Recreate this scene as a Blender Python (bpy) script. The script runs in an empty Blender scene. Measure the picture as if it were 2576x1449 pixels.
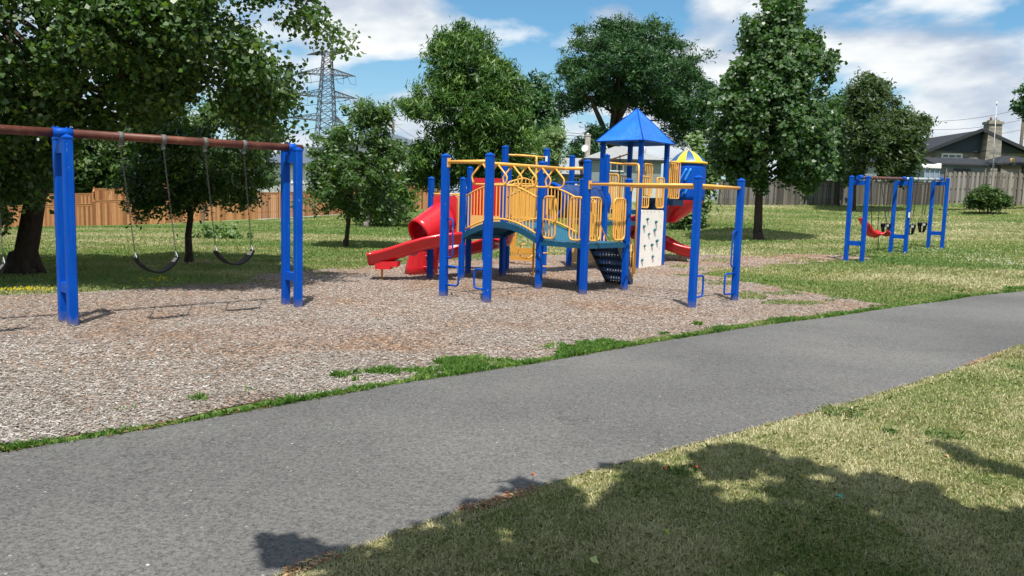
import bpy, math, random
import numpy as np
from mathutils import Vector, Matrix, noise
from mathutils.geometry import delaunay_2d_cdt
random.seed(7); RNG = np.random.default_rng(11)
SC = bpy.context.scene
COL = SC.collection
R = math.radians
# ------------------------------------------------------------------ camera
F, CX, CY, HC = 1980.0, 1288.0, 724.5, 1.65
PITCH, ROLL = math.atan(0.110), 0.0288
_f = Vector((0, math.cos(PITCH), -math.sin(PITCH)))
_u0 = Vector((0, math.sin(PITCH), math.cos(PITCH)))
_r0 = Vector((1, 0, 0))
CR = math.cos(ROLL) * _r0 + math.sin(ROLL) * _u0
CU = -math.sin(ROLL) * _r0 + math.cos(ROLL) * _u0
cam_d = bpy.data.cameras.new('camera')
cam_d.sensor_width = 36; cam_d.lens = 36 * F / 2576; cam_d.clip_end = 3000; cam_d.clip_start = 0.05
cam = bpy.data.objects.new('camera', cam_d); COL.objects.link(cam)
M3 = Matrix((CR, CU, -_f)).transposed()
cam.matrix_world = Matrix.Translation((0, 0, HC)) @ M3.to_4x4()
SC.camera = cam

def ray(px, py):
    return _f + CR * ((px - CX) / F) - CU * ((py - CY) / F)
def W(px, py, Y):
    """the point at forward distance Y seen at px, py (used to read real positions off the photo)"""
    d = ray(px, py); t = Y / d.y
    return Vector((0, 0, HC)) + d * t
_zx = [-80, -45, -32, -28, -18, -8.5, 3, 14, 28, 40, 80]
_zz = [-1.7, -1.4, -1.25, -1.05, -.2, .65, 1.35, 1.8, 2.2, 2.7, 3.0]
def H(x, y):
    z56 = float(np.interp(x, _zx, _zz))
    s = min(1, max(0, (x - 6) / 3.5)); s = s * s * (3 - 2 * s)
    y0 = 20 - 6 * s
    t = max(0.0, (y - y0) / (56 - y0))
    if t > 1.15: t = 1.15
    return z56 * t ** 1.2
def G(px, py):
    d = ray(px, py); o = Vector((0, 0, HC)); t = 0.5
    while t < 200:
        p = o + d * t
        if p.z <= H(p.x, p.y): break
        t += 0.05
    a, b = t - 0.05, t
    for _ in range(20):
        m = (a + b) / 2; p = o + d * m
        if p.z <= H(p.x, p.y): b = m
        else: a = m
    p = o + d * b
    return Vector((p.x, p.y, H(p.x, p.y)))

# ------------------------------------------------------------------ materials
def newmat(name):
    m = bpy.data.materials.new(name); m.use_nodes = True
    nt = m.node_tree; nt.nodes.clear()
    return m, nt
def N(nt, t, **kw):
    n = nt.nodes.new(t)
    for k, v in kw.items():
        if k.startswith('i_'): n.inputs[k[2:].replace('_', ' ')].default_value = v
        else: setattr(n, k, v)
    return n
def ramp(nt, fac, stops, interp='LINEAR'):
    r = nt.nodes.new('ShaderNodeValToRGB'); r.color_ramp.interpolation = interp
    e = r.color_ramp.elements
    while len(e) < len(stops): e.new(0.5)
    for i, (p, c) in enumerate(stops):
        e[i].position = p; e[i].color = (*c, 1) if len(c) == 3 else c
    nt.links.new(fac, r.inputs[0]); return r.outputs[0]
def mix(nt, fac, a, b, mode='MIX'):
    m = nt.nodes.new('ShaderNodeMix'); m.data_type = 'RGBA'; m.blend_type = mode
    for s, v in ((0, fac), (6, a), (7, b)):
        if isinstance(v, (int, float)): m.inputs[s].default_value = v
        elif isinstance(v, tuple): m.inputs[s].default_value = (*v, 1) if len(v) == 3 else v
        else: nt.links.new(v, m.inputs[s])
    return m.outputs[2]
def mth(nt, op, a, b=None, clamp=False):
    m = nt.nodes.new('ShaderNodeMath'); m.operation = op; m.use_clamp = clamp
    for i, v in enumerate((a, b)):
        if v is None: continue
        if isinstance(v, (int, float)): m.inputs[i].default_value = v
        else: nt.links.new(v, m.inputs[i])
    return m.outputs[0]
def noise_n(nt, scale, detail=4, rough=.55, coord=None, stretch=None, dist=0):
    tc = nt.nodes.new('ShaderNodeNewGeometry')
    src = coord if coord is not None else tc.outputs['Position']
    if stretch:
        mp = nt.nodes.new('ShaderNodeMapping'); mp.inputs['Scale'].default_value = stretch
        nt.links.new(src, mp.inputs[0]); src = mp.outputs[0]
    n = nt.nodes.new('ShaderNodeTexNoise'); n.inputs['Scale'].default_value = scale
    n.inputs['Detail'].default_value = detail; n.inputs['Roughness'].default_value = rough
    n.inputs['Distortion'].default_value = dist
    nt.links.new(src, n.inputs['Vector']); return n.outputs[0]
def finish(nt, color, rough=.6, spec=.5, bump=None, bstr=.3, bdist=.01, metal=0, coat=0):
    p = nt.nodes.new('ShaderNodeBsdfPrincipled'); o = nt.nodes.new('ShaderNodeOutputMaterial')
    if isinstance(color, tuple): p.inputs['Base Color'].default_value = (*color, 1)
    else: nt.links.new(color, p.inputs['Base Color'])
    if isinstance(rough, (int, float)): p.inputs['Roughness'].default_value = rough
    else: nt.links.new(rough, p.inputs['Roughness'])
    p.inputs['Specular IOR Level'].default_value = spec
    p.inputs['Metallic'].default_value = metal
    p.inputs['Coat Weight'].default_value = coat
    if bump is not None:
        b = nt.nodes.new('ShaderNodeBump'); b.inputs['Strength'].default_value = bstr; b.inputs['Distance'].default_value = bdist
        nt.links.new(bump, b.inputs['Height']); nt.links.new(b.outputs[0], p.inputs['Normal'])
    nt.links.new(p.outputs[0], o.inputs[0]); return p
def paint(name, c, rough=.45, spec=.5, var=.14, scale=6, wear=None, coat=0, metal=0, bump=0.0):
    m, nt = newmat(name)
    n = noise_n(nt, scale, 5)
    c1 = tuple(x * (1 - var) for x in c); c2 = tuple(min(1, x * (1 + var)) for x in c)
    col = ramp(nt, n, [(.3, c1), (.7, c2)])
    if wear:
        w = noise_n(nt, 28, 3, stretch=(1, 1, .3)); wf = ramp(nt, w, [(.70, (0, 0, 0)), (.74, (1, 1, 1))])
        col = mix(nt, wf, col, wear)
    finish(nt, col, rough, spec, noise_n(nt, 60, 2) if bump else None, bump, .004, metal, coat); return m
def tinted(name, stops, rough=.7, spec=.3, grain=None, bstr=.2):
    m, nt = newmat(name)
    a = N(nt, 'ShaderNodeAttribute', attribute_name='tint')
    col = ramp(nt, a.outputs['Fac'], stops)
    n = noise_n(nt, 9, 5, stretch=grain or (1, 1, 1))
    col = mix(nt, .55, col, ramp(nt, n, [(.3, (.45, .45, .45)), (.7, (1.0, 1.0, 1.0))]), 'MULTIPLY')
    finish(nt, col, rough, spec, n, bstr, .01); return m
def leafmat(name, stops, trans=.35, rough=.5, under=None):
    m, nt = newmat(name)
    a = N(nt, 'ShaderNodeAttribute', attribute_name='tint')
    col = ramp(nt, a.outputs['Fac'], stops)
    if under:
        g = nt.nodes.new('ShaderNodeNewGeometry'); col = mix(nt, g.outputs['Backfacing'], col, under)
    p = nt.nodes.new('ShaderNodeBsdfPrincipled'); nt.links.new(col, p.inputs['Base Color'])
    p.inputs['Roughness'].default_value = rough; p.inputs['Specular IOR Level'].default_value = .35
    t = nt.nodes.new('ShaderNodeBsdfTranslucent')
    nt.links.new(mix(nt, 1.0, col, (1.0, 1.15, .45), 'MULTIPLY'), t.inputs[0])
    ms = nt.nodes.new('ShaderNodeMixShader'); ms.inputs[0].default_value = trans
    nt.links.new(p.outputs[0], ms.inputs[1]); nt.links.new(t.outputs[0], ms.inputs[2])
    o = nt.nodes.new('ShaderNodeOutputMaterial'); nt.links.new(ms.outputs[0], o.inputs[0]); return m

def bluepaint():
    m, nt = newmat('blue_paint'); n = noise_n(nt, 3, 5)
    col = ramp(nt, n, [(.3, (.0006, .056, .36)), (.7, (.0012, .074, .43))])
    w = noise_n(nt, 24, 3, stretch=(1, 1, .3)); col = mix(nt, ramp(nt, w, [(.71, (0, 0, 0)), (.75, (1, 1, 1))]), col, (.25, .36, .55))
    sx = nt.nodes.new('ShaderNodeSeparateXYZ'); g = nt.nodes.new('ShaderNodeNewGeometry'); nt.links.new(g.outputs[0], sx.inputs[0])
    # dusty splash at the foot of the posts and faded streaks
    hgt = mth(nt, 'ADD', sx.outputs[2], mth(nt, 'MULTIPLY', noise_n(nt, 14, 4), .22)); col = mix(nt, ramp(nt, hgt, [(.10, (.8, .8, .8)), (.24, (0, 0, 0))]), col, (.17, .14, .12))
    st = noise_n(nt, 11, 4, .7, stretch=(2.2, 2.2, .12)); col = mix(nt, ramp(nt, st, [(.52, (0, 0, 0)), (.72, (.35, .35, .35))]), col, (.02, .15, .52))
    finish(nt, col, .46, .13, noise_n(nt, 60, 2), .1, .004); return m
BLUE = bluepaint()
YELLOW = paint('yellow_paint', (.80, .41, .08), .38, .5, .06, 5)
RED = paint('red_plastic', (.56, .012, .02), .28, .5, .06, 4, coat=.2)
TEAL = paint('teal_deck', (.006, .075, .145), .5, .4, .12, 8)
NAVY = paint('navy_metal', (.004, .02, .06), .5, .4, .12, 8)
TAN = paint('tan_panel', (.72, .43, .16), .5, .4, .06, 3)
ORANGEP = paint('ochre_panel', (.62, .30, .05), .5, .4, .06, 3)
WHITEP = paint('white_wall_panel', (.86, .80, .74), .6, .3, .04, 3)
GRIP = paint('teal_grip', (.03, .16, .19), .6, .3, .1, 20)
BLACK = paint('black_rubber', (.006, .0065, .008), .8, .12, .2, 20)
CHAIN = paint('chain_steel', (.045, .043, .040), .6, .3, .4, 40, metal=.2)
STEEL = paint('galvanised_steel', (.46, .48, .50), .45, .5, .12, 20, metal=.3)
CAST = paint('weathered_clamp', (.12, .115, .105), .6, .4, .3, 40)
SIGNW = paint('sticker_white', (.7, .72, .72), .5, .3, .04, 8)
def rust():
    m, nt = newmat('rusty_red_pipe')
    n = noise_n(nt, 5, 5, stretch=(1, 1, 1)); n2 = noise_n(nt, 60, 3)
    col = ramp(nt, n, [(.3, (.06, .018, .012)), (.55, (.125, .034, .018)), (.75, (.20, .08, .045))])
    col = mix(nt, ramp(nt, n2, [(.7, (0, 0, 0)), (.76, (1, 1, 1))]), col, (.5, .45, .4))
    finish(nt, col, .5, .4, n2, .2, .003); return m
RUST = rust()
def roofblue():
    m, nt = newmat('scratched_blue_roof')
    n = noise_n(nt, 3, 4); col = ramp(nt, n, [(.3, (.002, .115, .50)), (.7, (.004, .16, .62))])
    s = noise_n(nt, 9, 5, .7, stretch=(5, 5, 1.1), dist=.4); big = noise_n(nt, 1.1, 2)
    f = mth(nt, 'MULTIPLY', ramp(nt, s, [(.52, (0, 0, 0)), (.68, (1, 1, 1))]), ramp(nt, big, [(.46, (0, 0, 0)), (.6, (.75, .75, .75))]))
    col = mix(nt, f, col, (.20, .42, .68))
    finish(nt, col, .3, .5); return m
ROOFB = roofblue()
def pinhole():
    """teal steel deck punched with rows of slots (dark slots in the surface)"""
    m, nt = newmat('perforated_deck')
    g = nt.nodes.new('ShaderNodeNewGeometry'); mp = nt.nodes.new('ShaderNodeMapping')
    mp.inputs['Rotation'].default_value = (0, 0, R(-45)); mp.inputs['Scale'].default_value = (13, 26, 1)
    nt.links.new(g.outputs['Position'], mp.inputs[0])
    v = nt.nodes.new('ShaderNodeTexVoronoi'); v.voronoi_dimensions = '2D'; v.inputs['Randomness'].default_value = 0
    v.inputs['Scale'].default_value = 1
    nt.links.new(mp.outputs[0], v.inputs['Vector'])
    col = ramp(nt, v.outputs['Distance'], [(.24, (.004, .02, .035)), (.3, (.009, .125, .215))])
    finish(nt, col, .5, .4); return m
DECKM = pinhole()

def asphalt():
    m, nt = newmat('asphalt')
    a = noise_n(nt, .35, 3); b = noise_n(nt, 48, 4, .9); c = noise_n(nt, 30, 4, .8)
    col = ramp(nt, a, [(.32, (.100, .098, .097)), (.5, (.124, .122, .119)), (.68, (.152, .149, .143))])
    col = mix(nt, .85, col, ramp(nt, b, [(.38, (.30, .30, .30)), (.5, (.92, .92, .92)), (.62, (1.35, 1.34, 1.30))]), 'MULTIPLY')
    col = mix(nt, ramp(nt, c, [(.62, (0, 0, 0)), (.72, (.6, .6, .6))]), col, (.34, .34, .33))
    v = N(nt, 'ShaderNodeTexVoronoi', i_Scale=9.0); g = nt.nodes.new('ShaderNodeNewGeometry'); nt.links.new(g.outputs[0], v.inputs['Vector'])
    col = mix(nt, ramp(nt, v.outputs['Distance'], [(.05, (1, 1, 1)), (.075, (0, 0, 0))]), col, (.30, .29, .27))
    # fine cracking along the edge and a few pale scuffs
    vc = N(nt, 'ShaderNodeTexVoronoi', i_Scale=3.2, feature='DISTANCE_TO_EDGE'); wv = noise_n(nt, 5, 4)
    mpv = nt.nodes.new('ShaderNodeVectorMath'); mpv.operation = 'ADD'
    nt.links.new(g.outputs[0], mpv.inputs[0]); 
    nn = nt.nodes.new('ShaderNodeTexNoise'); nn.inputs['Scale'].default_value = 4; nt.links.new(g.outputs[0], nn.inputs[0])
    sc = nt.nodes.new('ShaderNodeVectorMath'); sc.operation = 'SCALE'; sc.inputs['Scale'].default_value = .5
    nt.links.new(nn.outputs['Color'], sc.inputs[0]); nt.links.new(sc.outputs[0], mpv.inputs[1]); nt.links.new(mpv.outputs[0], vc.inputs['Vector'])
    crack = mth(nt, 'MULTIPLY', ramp(nt, vc.outputs['Distance'], [(.008, (1, 1, 1)), (.02, (0, 0, 0))]), ramp(nt, noise_n(nt, .5, 2), [(.49, (0, 0, 0)), (.62, (.5, .5, .5))]))
    col = mix(nt, crack, col, (.03, .03, .03))
    sf = noise_n(nt, .9, 4, .7, stretch=(1, 2.2, 1)); col = mix(nt, ramp(nt, sf, [(.66, (0, 0, 0)), (.72, (.5, .5, .5))]), col, (.21, .21, .19))
    finish(nt, col, .85, .3, b, .5, .006); return m
ASPH = asphalt()
def lawn():
    m, nt = newmat('lawn')
    big = noise_n(nt, .22, 4, .6, stretch=(.6, 1.3, 1)); mid = noise_n(nt, 1.1, 5, .7, stretch=(.8, 1.6, 1)); fine = noise_n(nt, 22, 4, .8, stretch=(1.4, .5, 1))
    s = mth(nt, 'ADD', mth(nt, 'MULTIPLY', big, .6), mth(nt, 'MULTIPLY', mid, .4))
    col = ramp(nt, s, [(.36, (.085, .14, .038)), (.46, (.13, .185, .055)), (.55, (.19, .225, .08)), (.66, (.33, .31, .14))])
    col = mix(nt, .8, col, ramp(nt, fine, [(.3, (.38, .42, .35)), (.55, (1, 1, 1)), (.75, (1.0, 1.0, .86))]), 'MULTIPLY')
    finish(nt, col, .9, .15, fine, .9, .04); return m
LAWN = lawn()
def mulch():
    m, nt = newmat('wood_mulch')
    g = nt.nodes.new('ShaderNodeNewGeometry')
    vs = []
    cols = None
    for i, (rot, scl) in enumerate((((0, 0, .4), (34, 14, 1)), ((0, 0, 1.7), (30, 12, 1)), ((0, 0, -.7), (38, 16, 1)))):
        mp = nt.nodes.new('ShaderNodeMapping'); mp.inputs['Rotation'].default_value = rot; mp.inputs['Scale'].default_value = scl
        nt.links.new(g.outputs['Position'], mp.inputs[0])
        v = nt.nodes.new('ShaderNodeTexVoronoi'); v.inputs['Scale'].default_value = 1; nt.links.new(mp.outputs[0], v.inputs['Vector'])
        sep = nt.nodes.new('ShaderNodeSeparateColor'); nt.links.new(v.outputs['Color'], sep.inputs[0])
        c = ramp(nt, sep.outputs[0], [(0, (.13, .085, .065)), (.35, (.29, .215, .17)), (.7, (.43, .35, .295)), (1, (.66, .58, .52))])
        cols = c if cols is None else mix(nt, .45, cols, c)
        vs.append(v.outputs['Distance'])
    patch = noise_n(nt, .45, 4, .6)
    cols = mix(nt, 1.0, cols, ramp(nt, patch, [(.36, (.95, .94, .95)), (.52, (.93, .84, .76)), (.62, (.92, .70, .52))]), 'MULTIPLY')
    dk = noise_n(nt, 26, 3, .8)
    cols = mix(nt, .8, cols, ramp(nt, dk, [(.36, (.3, .26, .24)), (.52, (1, 1, 1))]), 'MULTIPLY')
    h = mth(nt, 'ADD', vs[0], vs[1])
    finish(nt, cols, .9, .15, h, .8, .03); return m
MULCH = mulch()
CHIP = tinted('mulch_chips', [(0, (.09, .074, .062)), (.2, (.205, .174, .146)), (.5, (.33, .295, .26)), (.82, (.50, .468, .43)), (1, (.78, .75, .72))], .85, .15, bstr=0)
BLADE = leafmat('grass_blades', [(0, (.09, .18, .038)), (.3, (.165, .255, .068)), (.5, (.26, .30, .105)), (.72, (.42, .385, .20)), (1, (.62, .56, .37))], .22, .6)
WEED = leafmat('verge_weeds', [(0, (.06, .16, .025)), (.5, (.14, .27, .05)), (1, (.36, .42, .15))], .35, .5)

# ------------------------------------------------------------------ mesh builder
def frame(d):
    d = d.normalized(); a = Vector((0, 0, 1)) if abs(d.z) < .95 else Vector((1, 0, 0))
    s = d.cross(a).normalized(); return s, s.cross(d).normalized()
class MB:
    def __init__(s): s.v = []; s.f = []; s.t = []; s.mi = []; s.sm = []; s.cm = 0; s.ct = .5
    def face(s, idx, smooth=False): s.f.append(idx); s.t.append(s.ct); s.mi.append(s.cm); s.sm.append(smooth)
    def poly(s, pts, smooth=False):
        b = len(s.v); s.v += [Vector(p) for p in pts]; s.face(list(range(b, b + len(pts))), smooth)
    def box8(s, p):
        b = len(s.v); s.v += [Vector(q) for q in p]
        for q in ((0, 3, 2, 1), (4, 5, 6, 7), (0, 1, 5, 4), (1, 2, 6, 5), (2, 3, 7, 6), (3, 0, 4, 7)): s.face([b + i for i in q])
    def box(s, c, size, ang=0.0, X=None, Y=None, Z=None):
        c = Vector(c); x, y, z = size[0] / 2, size[1] / 2, size[2] / 2
        if X is None:
            X = Vector((math.cos(ang), math.sin(ang), 0)); Y = Vector((-math.sin(ang), math.cos(ang), 0)); Z = Vector((0, 0, 1))
        s.box8([c + X * a * x + Y * b * y + Z * d * z for a, b, d in ((-1, -1, -1), (1, -1, -1), (1, 1, -1), (-1, 1, -1), (-1, -1, 1), (1, -1, 1), (1, 1, 1), (-1, 1, 1))])
    def beam(s, a, b, w, h):
        """box along a-b, w across (horizontal), h up"""
        a = Vector(a); b = Vector(b); d = (b - a); sx, up = frame(d)
        s.box((a + b) / 2, (d.length, w, h), X=d.normalized(), Y=-sx, Z=up)
    def tube(s, pts, r, n=8, caps=True, closed=False):
        pts = [Vector(p) for p in pts]; m = len(pts)
        rr = r if isinstance(r, (list, tuple)) else [r] * m
        b = len(s.v); prev = None
        for i, p in enumerate(pts):
            if closed: d = pts[(i + 1) % m] - pts[i - 1]
            elif i == 0: d = pts[1] - pts[0]
            elif i == m - 1: d = pts[-1] - pts[-2]
            else: d = (pts[i + 1] - p).normalized() + (p - pts[i - 1]).normalized()
            if d.length < 1e-9: d = Vector((0, 0, 1))
            d.normalize()
            if prev is None: u, w = frame(d)
            else:
                u = prev - d * prev.dot(d)
                if u.length < 1e-6: u, w = frame(d)
                u.normalize()
            w = d.cross(u); prev = u
            for k in range(n):
                a = 2 * math.pi * k / n
                s.v.append(p + (u * math.cos(a) + w * math.sin(a)) * rr[i])
        for i in range(m if closed else m - 1):
            j = (i + 1) % m
            for k in range(n):
                k2 = (k + 1) % n
                s.face([b + i * n + k, b + i * n + k2, b + j * n + k2, b + j * n + k], True)
        if caps and not closed:
            s.face([b + k for k in range(n - 1, -1, -1)]); s.face([b + (m - 1) * n + k for k in range(n)])
    def grid(s, rows, smooth=True, closed=False):
        b = len(s.v); n = len(rows[0])
        for r_ in rows: s.v += [Vector(p) for p in r_]
        for i in range(len(rows) - 1):
            for k in range(n if closed else n - 1):
                k2 = (k + 1) % n
                s.face([b + i * n + k, b + i * n + k2, b + (i + 1) * n + k2, b + (i + 1) * n + k], smooth)
    def prism(s, pts, up):
        """closed polygon pts extruded by vector up"""
        n = len(pts); b = len(s.v); up = Vector(up)
        s.v += [Vector(p) for p in pts] + [Vector(p) + up for p in pts]
        s.face([b + i for i in range(n - 1, -1, -1)]); s.face([b + n + i for i in range(n)])
        for i in range(n): s.face([b + i, b + (i + 1) % n, b + n + (i + 1) % n, b + n + i])
    def build(s, name, mats, parent=None, **kw):
        me = bpy.data.meshes.new(name)
        off = Vector((0, 0, 0))
        if parent is not None: off = Vector(parent.get('_o', (0, 0, 0)))
        elif kw.get('origin') is not None: off = Vector(kw['origin'])
        me.from_pydata([tuple(q - off) for q in s.v], [], s.f)
        if not isinstance(mats, (list, tuple)): mats = [mats]
        for m in mats: me.materials.append(m)
        me.polygons.foreach_set('material_index', s.mi); me.polygons.foreach_set('use_smooth', s.sm)
        at = me.attributes.new('tint', 'FLOAT', 'FACE'); at.data.foreach_set('value', s.t)
        me.update()
        o = bpy.data.objects.new(name, me); COL.objects.link(o)
        if parent is not None: o.parent = parent; o['_o'] = tuple(off)
        else: o.location = off
        return o
def npmesh(name, V, k, tint, mats, parent=None, off=(0, 0, 0)):
    """V: (n,k,3) polygons"""
    n = len(V); me = bpy.data.meshes.new(name)
    V = (V - np.array(off)).astype(np.float32)
    me.vertices.add(n * k); me.vertices.foreach_set('co', V.reshape(-1))
    me.loops.add(n * k); me.loops.foreach_set('vertex_index', np.arange(n * k, dtype=np.int32))
    me.polygons.add(n); me.polygons.foreach_set('loop_start', np.arange(0, n * k, k, dtype=np.int32))
    me.polygons.foreach_set('loop_total', np.full(n, k, dtype=np.int32))
    for m in (mats if isinstance(mats, (list, tuple)) else [mats]): me.materials.append(m)
    at = me.attributes.new('tint', 'FLOAT', 'FACE'); at.data.foreach_set('value', np.clip(tint, 0, 1).astype(np.float32))
    me.update(calc_edges=True)
    o = bpy.data.objects.new(name, me); COL.objects.link(o)
    if parent is not None: o.parent = parent; o['_o'] = tuple(off)
    else: o.location = off
    return o
def tag(o, label=None, cat=None, group=None, kind=None):
    if label: o['label'] = label
    if cat: o['category'] = cat
    if group: o['group'] = group
    if kind: o['kind'] = kind
    return o
def thing(name, loc, label, cat, group=None):
    o = bpy.data.objects.new(name, None); COL.objects.link(o); o.location = loc; o['_o'] = tuple(loc)
    o.empty_display_size = .2
    return tag(o, label, cat, group)
def arc(c, a, b, r, a0, a1, n=6):
    """points round c in plane of unit vectors a, b"""
    return [Vector(c) + (Vector(a) * math.cos(t) + Vector(b) * math.sin(t)) * r for t in np.linspace(a0, a1, n)]
def fillet(pts, r, n=5, closed=False):
    pts = [Vector(p) for p in pts]; out = []; m = len(pts)
    for i, p in enumerate(pts):
        if not closed and i in (0, m - 1): out.append(p); continue
        a = (pts[i - 1] - p); b = (pts[(i + 1) % m] - p); q = min(r, a.length * .48, b.length * .48)
        A = p + a.normalized() * q; B = p + b.normalized() * q
        for t in np.linspace(0, 1, n): out.append(A * (1 - t) ** 2 + p * 2 * t * (1 - t) + B * t * t)
    return out

# ------------------------------------------------------------------ world and sun
SUN_EL = R(65)
w = bpy.data.worlds.new('World'); SC.world = w; w.use_nodes = True
nt = w.node_tree; nt.nodes.clear()
sky = nt.nodes.new('ShaderNodeTexSky'); sky.sky_type = 'NISHITA'; sky.sun_disc = False
sky.sun_elevation = SUN_EL; sky.sun_rotation = R(180); sky.air_density = 1.0; sky.dust_density = .6; sky.ozone_density = 1.4
tc = nt.nodes.new('ShaderNodeTexCoord'); sp = nt.nodes.new('ShaderNodeSeparateXYZ'); nt.links.new(tc.outputs['Generated'], sp.inputs[0])
zz = mth(nt, 'ADD', mth(nt, 'MAXIMUM', sp.outputs[2], 0.0), .30)
cb = nt.nodes.new('ShaderNodeCombineXYZ')
nt.links.new(mth(nt, 'DIVIDE', sp.outputs[0], zz), cb.inputs[0]); nt.links.new(mth(nt, 'DIVIDE', sp.outputs[1], zz), cb.inputs[1])
def wn(scale, det, rg, off, st=(1, 1, 1), dist=0):
    mp = nt.nodes.new('ShaderNodeMapping'); mp.inputs['Location'].default_value = off; mp.inputs['Scale'].default_value = st
    nt.links.new(cb.outputs[0], mp.inputs[0])
    n = nt.nodes.new('ShaderNodeTexNoise'); n.inputs['Scale'].default_value = scale; n.inputs['Detail'].default_value = det; n.inputs['Roughness'].default_value = rg
    n.inputs['Distortion'].default_value = dist
    nt.links.new(mp.outputs[0], n.inputs['Vector']); return n.outputs[0]
CLOUD_OFF = (3.1, 7.7, 0)
c1 = wn(2.1, 8, .50, CLOUD_OFF, (1, 1.0, 1), .2)
c2 = wn(2.1, 8, .50, (CLOUD_OFF[0] + .02, CLOUD_OFF[1] + .085, 0), (1, 1.0, 1), .2)
c3 = wn(1.0, 3, .5, (1.3, 4.2, 0))
cd = mth(nt, 'ADD', mth(nt, 'MULTIPLY', c1, .75), mth(nt, 'MULTIPLY', c3, .25))
dens = ramp(nt, cd, [(.455, (0, 0, 0)), (.492, (.6, .6, .6)), (.535, (1, 1, 1))])
shade = mth(nt, 'ADD', mth(nt, 'MULTIPLY', mth(nt, 'SUBTRACT', c1, c2), 2.2), mth(nt, 'MULTIPLY', mth(nt, 'SUBTRACT', wn(3.5, 5, .5, (9, 2, 0)), .5), .9))
ccol = ramp(nt, mth(nt, 'ADD', shade, .5), [(.20, (3.9, 4.6, 5.9)), (.40, (5.7, 6.3, 7.2)), (.57, (8.0, 8.4, 8.6)), (.72, (9.4, 9.5, 9.5))])
skyc = mix(nt, 1.0, sky.outputs[0], (.74, 1.14, 1.26), 'MULTIPLY')
hz = ramp(nt, sp.outputs[2], [(.0, (.70, .70, .70)), (.10, (.30, .30, .30)), (.2, (0, 0, 0))])
tot = mix(nt, hz, mix(nt, dens, skyc, ccol), (5.0, 6.0, 7.2))
bg = nt.nodes.new('ShaderNodeBackground'); bg.inputs[1].default_value = .084
nt.links.new(tot, bg.inputs[0]); wo = nt.nodes.new('ShaderNodeOutputWorld'); nt.links.new(bg.outputs[0], wo.inputs[0])
sd = bpy.data.lights.new('sun', 'SUN'); sd.energy = 5.0; sd.angle = R(.55); sd.color = (1.0, .95, .87)
so = bpy.data.objects.new('sun', sd); COL.objects.link(so)
sv = Vector((.03, -math.cos(SUN_EL), math.sin(SUN_EL)))
so.rotation_euler = sv.to_track_quat('Z', 'Y').to_euler(); so.location = (0, -20, 40)
SC.view_settings.view_transform = 'Standard'; SC.view_settings.look = 'None'; SC.view_settings.exposure = 0.42
SC.view_settings.gamma = 1
SC.cycles.max_bounces = 6; SC.cycles.transparent_max_bounces = 6; SC.cycles.diffuse_bounces = 3
SC.cycles.use_denoising = True

# ------------------------------------------------------------------ ground sheets
def axis(lo, hi, mid_lo, mid_hi, step):
    a = list(np.arange(mid_lo, mid_hi + .01, step)); s = step
    while a[-1] < hi: s *= 1.35; a.append(a[-1] + s)
    s = step
    while a[0] > lo: s *= 1.35; a.insert(0, a[0] - s)
    return a
gx, gy = axis(-900, 900, -50, 50, 1.0), axis(-400, 1500, -6, 66, .8)
mb = MB(); mb.grid([[Vector((x, y, H(x, y))) for x in gx] for y in gy]); mb.build('ground', LAWN); tag(bpy.data.objects['ground'], 'mown lawn, part green and part straw coloured, rising to the fences', None, kind='structure')
def inpoly(x, y, P):
    c = False; n = len(P); j = n - 1
    for i in range(n):
        xi, yi = P[i]; xj, yj = P[j]
        if (yi > y) != (yj > y) and x < (xj - xi) * (y - yi) / (yj - yi) + xi: c = not c
        j = i
    return c
def inpoly_np(X, Y, P):
    c = np.zeros(len(X), bool); n = len(P); j = n - 1
    for i in range(n):
        xi, yi = P[i]; xj, yj = P[j]
        if yi != yj: c ^= ((yi > Y) != (yj > Y)) & (X < (xj - xi) * (Y - yi) / (yj - yi) + xi)
        j = i
    return c
def densify(P, step):
    out = []
    for i in range(len(P)):
        a = Vector(P[i]); b = Vector(P[(i + 1) % len(P)]); k = max(1, int((b - a).length / step))
        for q in range(k): out.append(tuple(a + (b - a) * q / k))
    return out
def sheet(name, P, off, m, step, label, jag=0.0):
    P = densify(P, step * .6)
    if jag: P = [(x + jag * noise.noise((x * 1.7, y * 1.7, 0)) + jag * .5 * noise.noise((x * 5, y * 5, 3)), y + jag * noise.noise((x * 1.7, y * 1.7, 9)) + jag * .5 * noise.noise((x * 5, y * 5, 7))) for x, y in P]
    xs = [p[0] for p in P]; ys = [p[1] for p in P]
    pts = [Vector(p) for p in P]; nb = len(pts)
    for x in np.arange(min(xs), max(xs), step):
        for y in np.arange(min(ys), max(ys), step):
            if inpoly(x, y, P): pts.append(Vector((x + .013, y + .007)))
    r_ = delaunay_2d_cdt(pts, [(i, (i + 1) % nb) for i in range(nb)], [], 1, 1e-5)
    mb = MB(); mb.v = [Vector((p.x, p.y, H(p.x, p.y) + off)) for p in r_[0]]
    for f in r_[2]: mb.face(list(f))
    o = mb.build(name, m); tag(o, label, kind='structure'); return P
def g2(px, py): p = G(px, py); return (p.x, p.y)
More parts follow.
